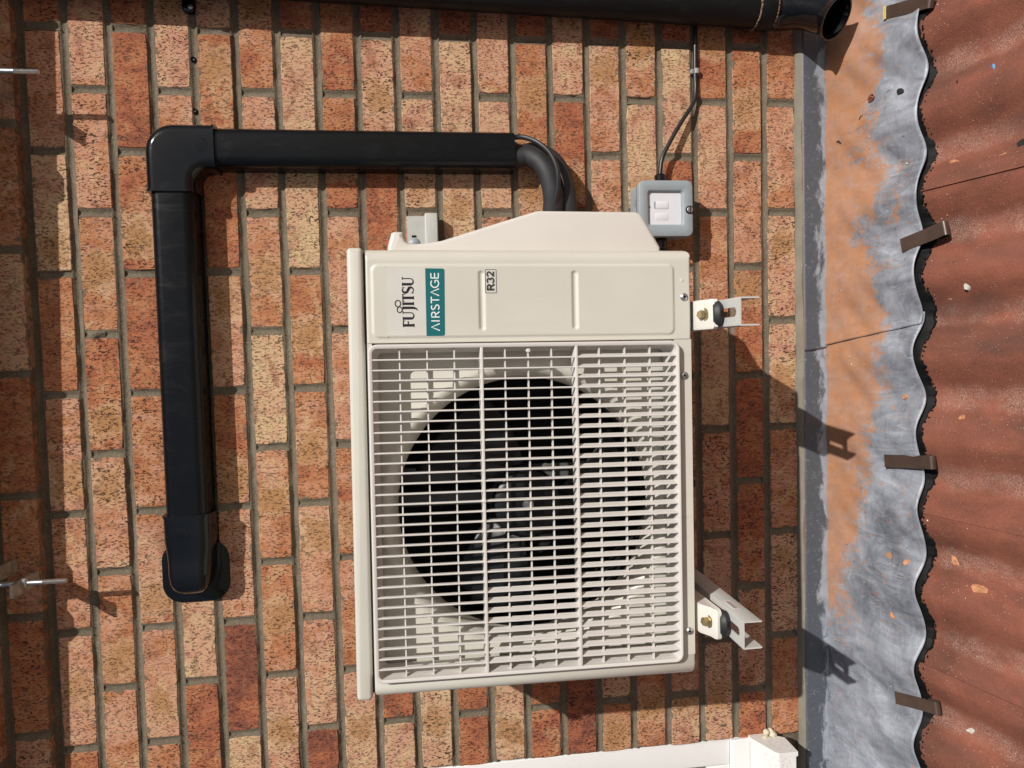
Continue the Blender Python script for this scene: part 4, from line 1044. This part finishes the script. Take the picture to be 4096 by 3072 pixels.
# ------------------------------------------------------------------ insulated pipes and their cable
def pipe(name, pts, r_, mat, label, cat, n=16):
    P = bez(pts, 8); return tag(MB().tube(P, r_, n).build(name, mat, None, pts[0]), label, cat)
def along(l): return [tuple(onY((x, y), d)) for x, y, d in l]
pipe('insulated_pipe', [(-.236, -.030, -.82)]+along([(2071, 630, -.031), (2117, 627, -.034), (2165, 655, -.046), (2196, 712, -.062), (2212, 785, -.085), (2210, 850, -.110), (2198, 960, -.150)]), .0190, 'foam',
     'thick black foam insulated pipe bending on the inside from trunking into the unit', 'pipe')
pipe('insulated_pipe', [(-.222, -.022, -.83)]+along([(2075, 618, -.022), (2140, 610, -.020), (2205, 640, -.026), (2246, 700, -.040), (2265, 775, -.060), (2266, 850, -.085), (2256, 960, -.130)]), .0188, 'foam',
     'thick black foam insulated pipe bending on the outside, nearest the spur box', 'pipe')
pipe('cable', [(-.2035, -.036, -.84)]+along([(2071, 548, -.036), (2110, 553, -.042), (2158, 575, -.053), (2203, 618, -.070), (2229, 678, -.087), (2232, 740, -.102), (2222, 800, -.115), (2212, 850, -.128), (2200, 930, -.155)]), .0050, 'cable',
     'thin black cable curving over the two insulated pipes', 'cable', 10)

# ------------------------------------------------------------------ fused spur box
bx = thing('spur_box', (-.341, 0, -1.2075), 'grey weatherproof fused spur box with a clear window on the bricks', 'spur box')
X0, X1, Z0, Z1 = -.3960, -.2865, -1.2075, -1.0975
MB().extr(rr(X0+.0015, Z0+.0015, X1-.0015, Z1-.0015, .011, 5), .004, -.040, .0015, 2).build('back_box', 'box', bx)
MB().extr(rr(X0+.0005, Z0+.0005, X1-.0005, Z1-.0005, .012, 5), -.0405, -.0445, .001, 2).build('seal', 'dark', bx)
# lid with a notch for the screw at its lower edge and a window opening
wx0, wx1, wz0, wz1 = X0+.0205, X1-.0190, Z0+.0185, Z1-.0175
lid_out = rr(X0, Z0, X1, Z1, .012, 5)
b = MB(); ow = rr(wx0, wz0, wx1, wz1, .006, 5)
fr = [(lid_out, -.0448), (rr(X0, Z0, X1, Z1, .012, 5), -.0575), (rr(X0+.0008, Z0+.0008, X1-.0008, Z1-.0008, .0115, 5), -.0592), (rr(X0+.0025, Z0+.0025, X1-.0025, Z1-.0025, .010, 5), -.0600),
      (rr(wx0-.0005, wz0-.0005, wx1+.0005, wz1+.0005, .0062, 5), -.0600), (rr(wx0+.0012, wz0+.0012, wx1-.0012, wz1-.0012, .0055, 5), -.0588), (rr(wx0+.004, wz0+.004, wx1-.004, wz1-.004, .004, 5), -.0530)]
b.rings([[(x, y, z) for x, z in o_] for o_, y in fr], False, False); bl_ = b.build('cover', 'box', bx)
fp = MB().extr(rr(wx0-.001, wz0-.001, wx1+.001, wz1+.001, .005, 4), -.0450, -.0532, .0005, 1).build('face_plate', 'plate', bx)
cxm = (wx0+wx1)/2
MB().extr(rr(cxm-.0005, wz0+.0300, cxm+.0135, wz0+.0555, .0015, 3), -.053, -.0542, .0006, 2).build('switch', 'plate', fp)
MB().extr([(cxm-.0005, wz0+.0550), (cxm+.0135, wz0+.0550), (cxm+.0125, wz0+.0590), (cxm+.0005, wz0+.0590)], -.053, -.0538).build('switch_rocker', 'box', fp, smooth=0)
MB().extr(rr(cxm-.0230, wz0+.0300, cxm-.0085, wz0+.0560, .0015, 3), -.053, -.0536, .0004, 2).build('fuse_carrier', 'plate', fp)
MB().box((cxm+.001, -.0536, wz1-.0075), (cxm+.0045, -.0531, wz1-.0055)).build('indicator', 'dark', fp, smooth=0)
for k_, zc in enumerate((Z0+.004,)):
    xm = (X0+X1)/2-.003
    b = MB().lathe((xm, -.0560, zc+.003), (0, -1, 0), [(.0085, -.004), (.0085, .0042), (.0075, .0046), (.001, .0046)], 24); b.build('screw_well', 'dark', bx)
    s_ = MB().lathe((xm, -.0600, zc+.003), (0, -1, 0), [(.0062, -.004), (.0062, .0022), (.0050, .0034), (.001, .0036)], 20).build('cover_screw', 'zinc', bx)
    MB().box((xm-.0058, -.0641, zc+.0022), (xm+.0058, -.0634, zc+.0038)).build('slot', 'dark', s_, smooth=0)
b = MB().lathe(((X0+X1)/2+.018, -.030, Z1-.0015), (0, 0, 1), [(.009, 0), (.009, .0006), (.0075, .0008), (.001, .0008)], 20); b.build('knockout', 'box', bx)
for q in (-.004, .003): MB().lathe(((X0+X1)/2+.012+q*1.6, -.0425, Z1-.0006), (0, 0, 1), [(.0016, 0), (.0016, .0006)], 8).build('vent', 'dark', bx)
gp = onY((2640, 700), -.024)
b = MB(); b.lathe((X1-.001, -.024, gp.z), (1, 0, 0), [(.0125, 0), (.0125, .007), (.0112, .008), (.0112, .018), (.0095, .0205), (.0055, .0215)], 12); b.build('cable_gland', 'trunkg', bx, smooth=25)
b = MB(); b.lathe((X0+.001, -.024, gp.z), (-1, 0, 0), [(.0125, 0), (.0125, .007), (.0112, .008), (.0112, .020), (.0055, .0215)], 12); b.build('cable_gland', 'trunkg', bx, smooth=25)
# cables
pc = thing('power_cable', (.05, -.006, -1.24), 'black power cable running from behind the downpipe to the spur box', 'cable')
pth = bez([(.12, -.0055, -1.246), (.05, -.0055, -1.2395), (-.055, -.0055, -1.2375), (-.090, -.0065, -1.2375), (-.118, -.011, -1.231), (-.165, -.018, -1.199), (-.205, -.0225, -1.174), (-.235, -.024, gp.z-.005), (X1+.018, -.024, gp.z)], 8)
MB().tube(pth, .0043, 12).build('sheath', 'cable', pc)
q = onY((2785, 287), -.004)
b = MB(); b.lathe((q.x-.0055, -.0058, q.z+.0003), (1, 0, 0), [(.0046, 0), (.0064, .0008), (.0064, .0102), (.0046, .011)], 14)
b.extr(rr(q.x-.005, q.z+.004, q.x+.005, q.z+.0125, .003, 3), .002, -.007, .001, 1)
tag(b.build('cable_clip', 'cablegrey', None, q), 'grey clip pinning the power cable to the bricks', 'clip')
pipe('unit_cable', [(X0-.018, -.024, gp.z), (-.43, -.03, gp.z), (-.47, -.06, gp.z+.01), (-.50, -.12, gp.z+.05)], .0045, 'cable', 'black cable from the spur box to the unit behind the valve cover', 'cable', 10)
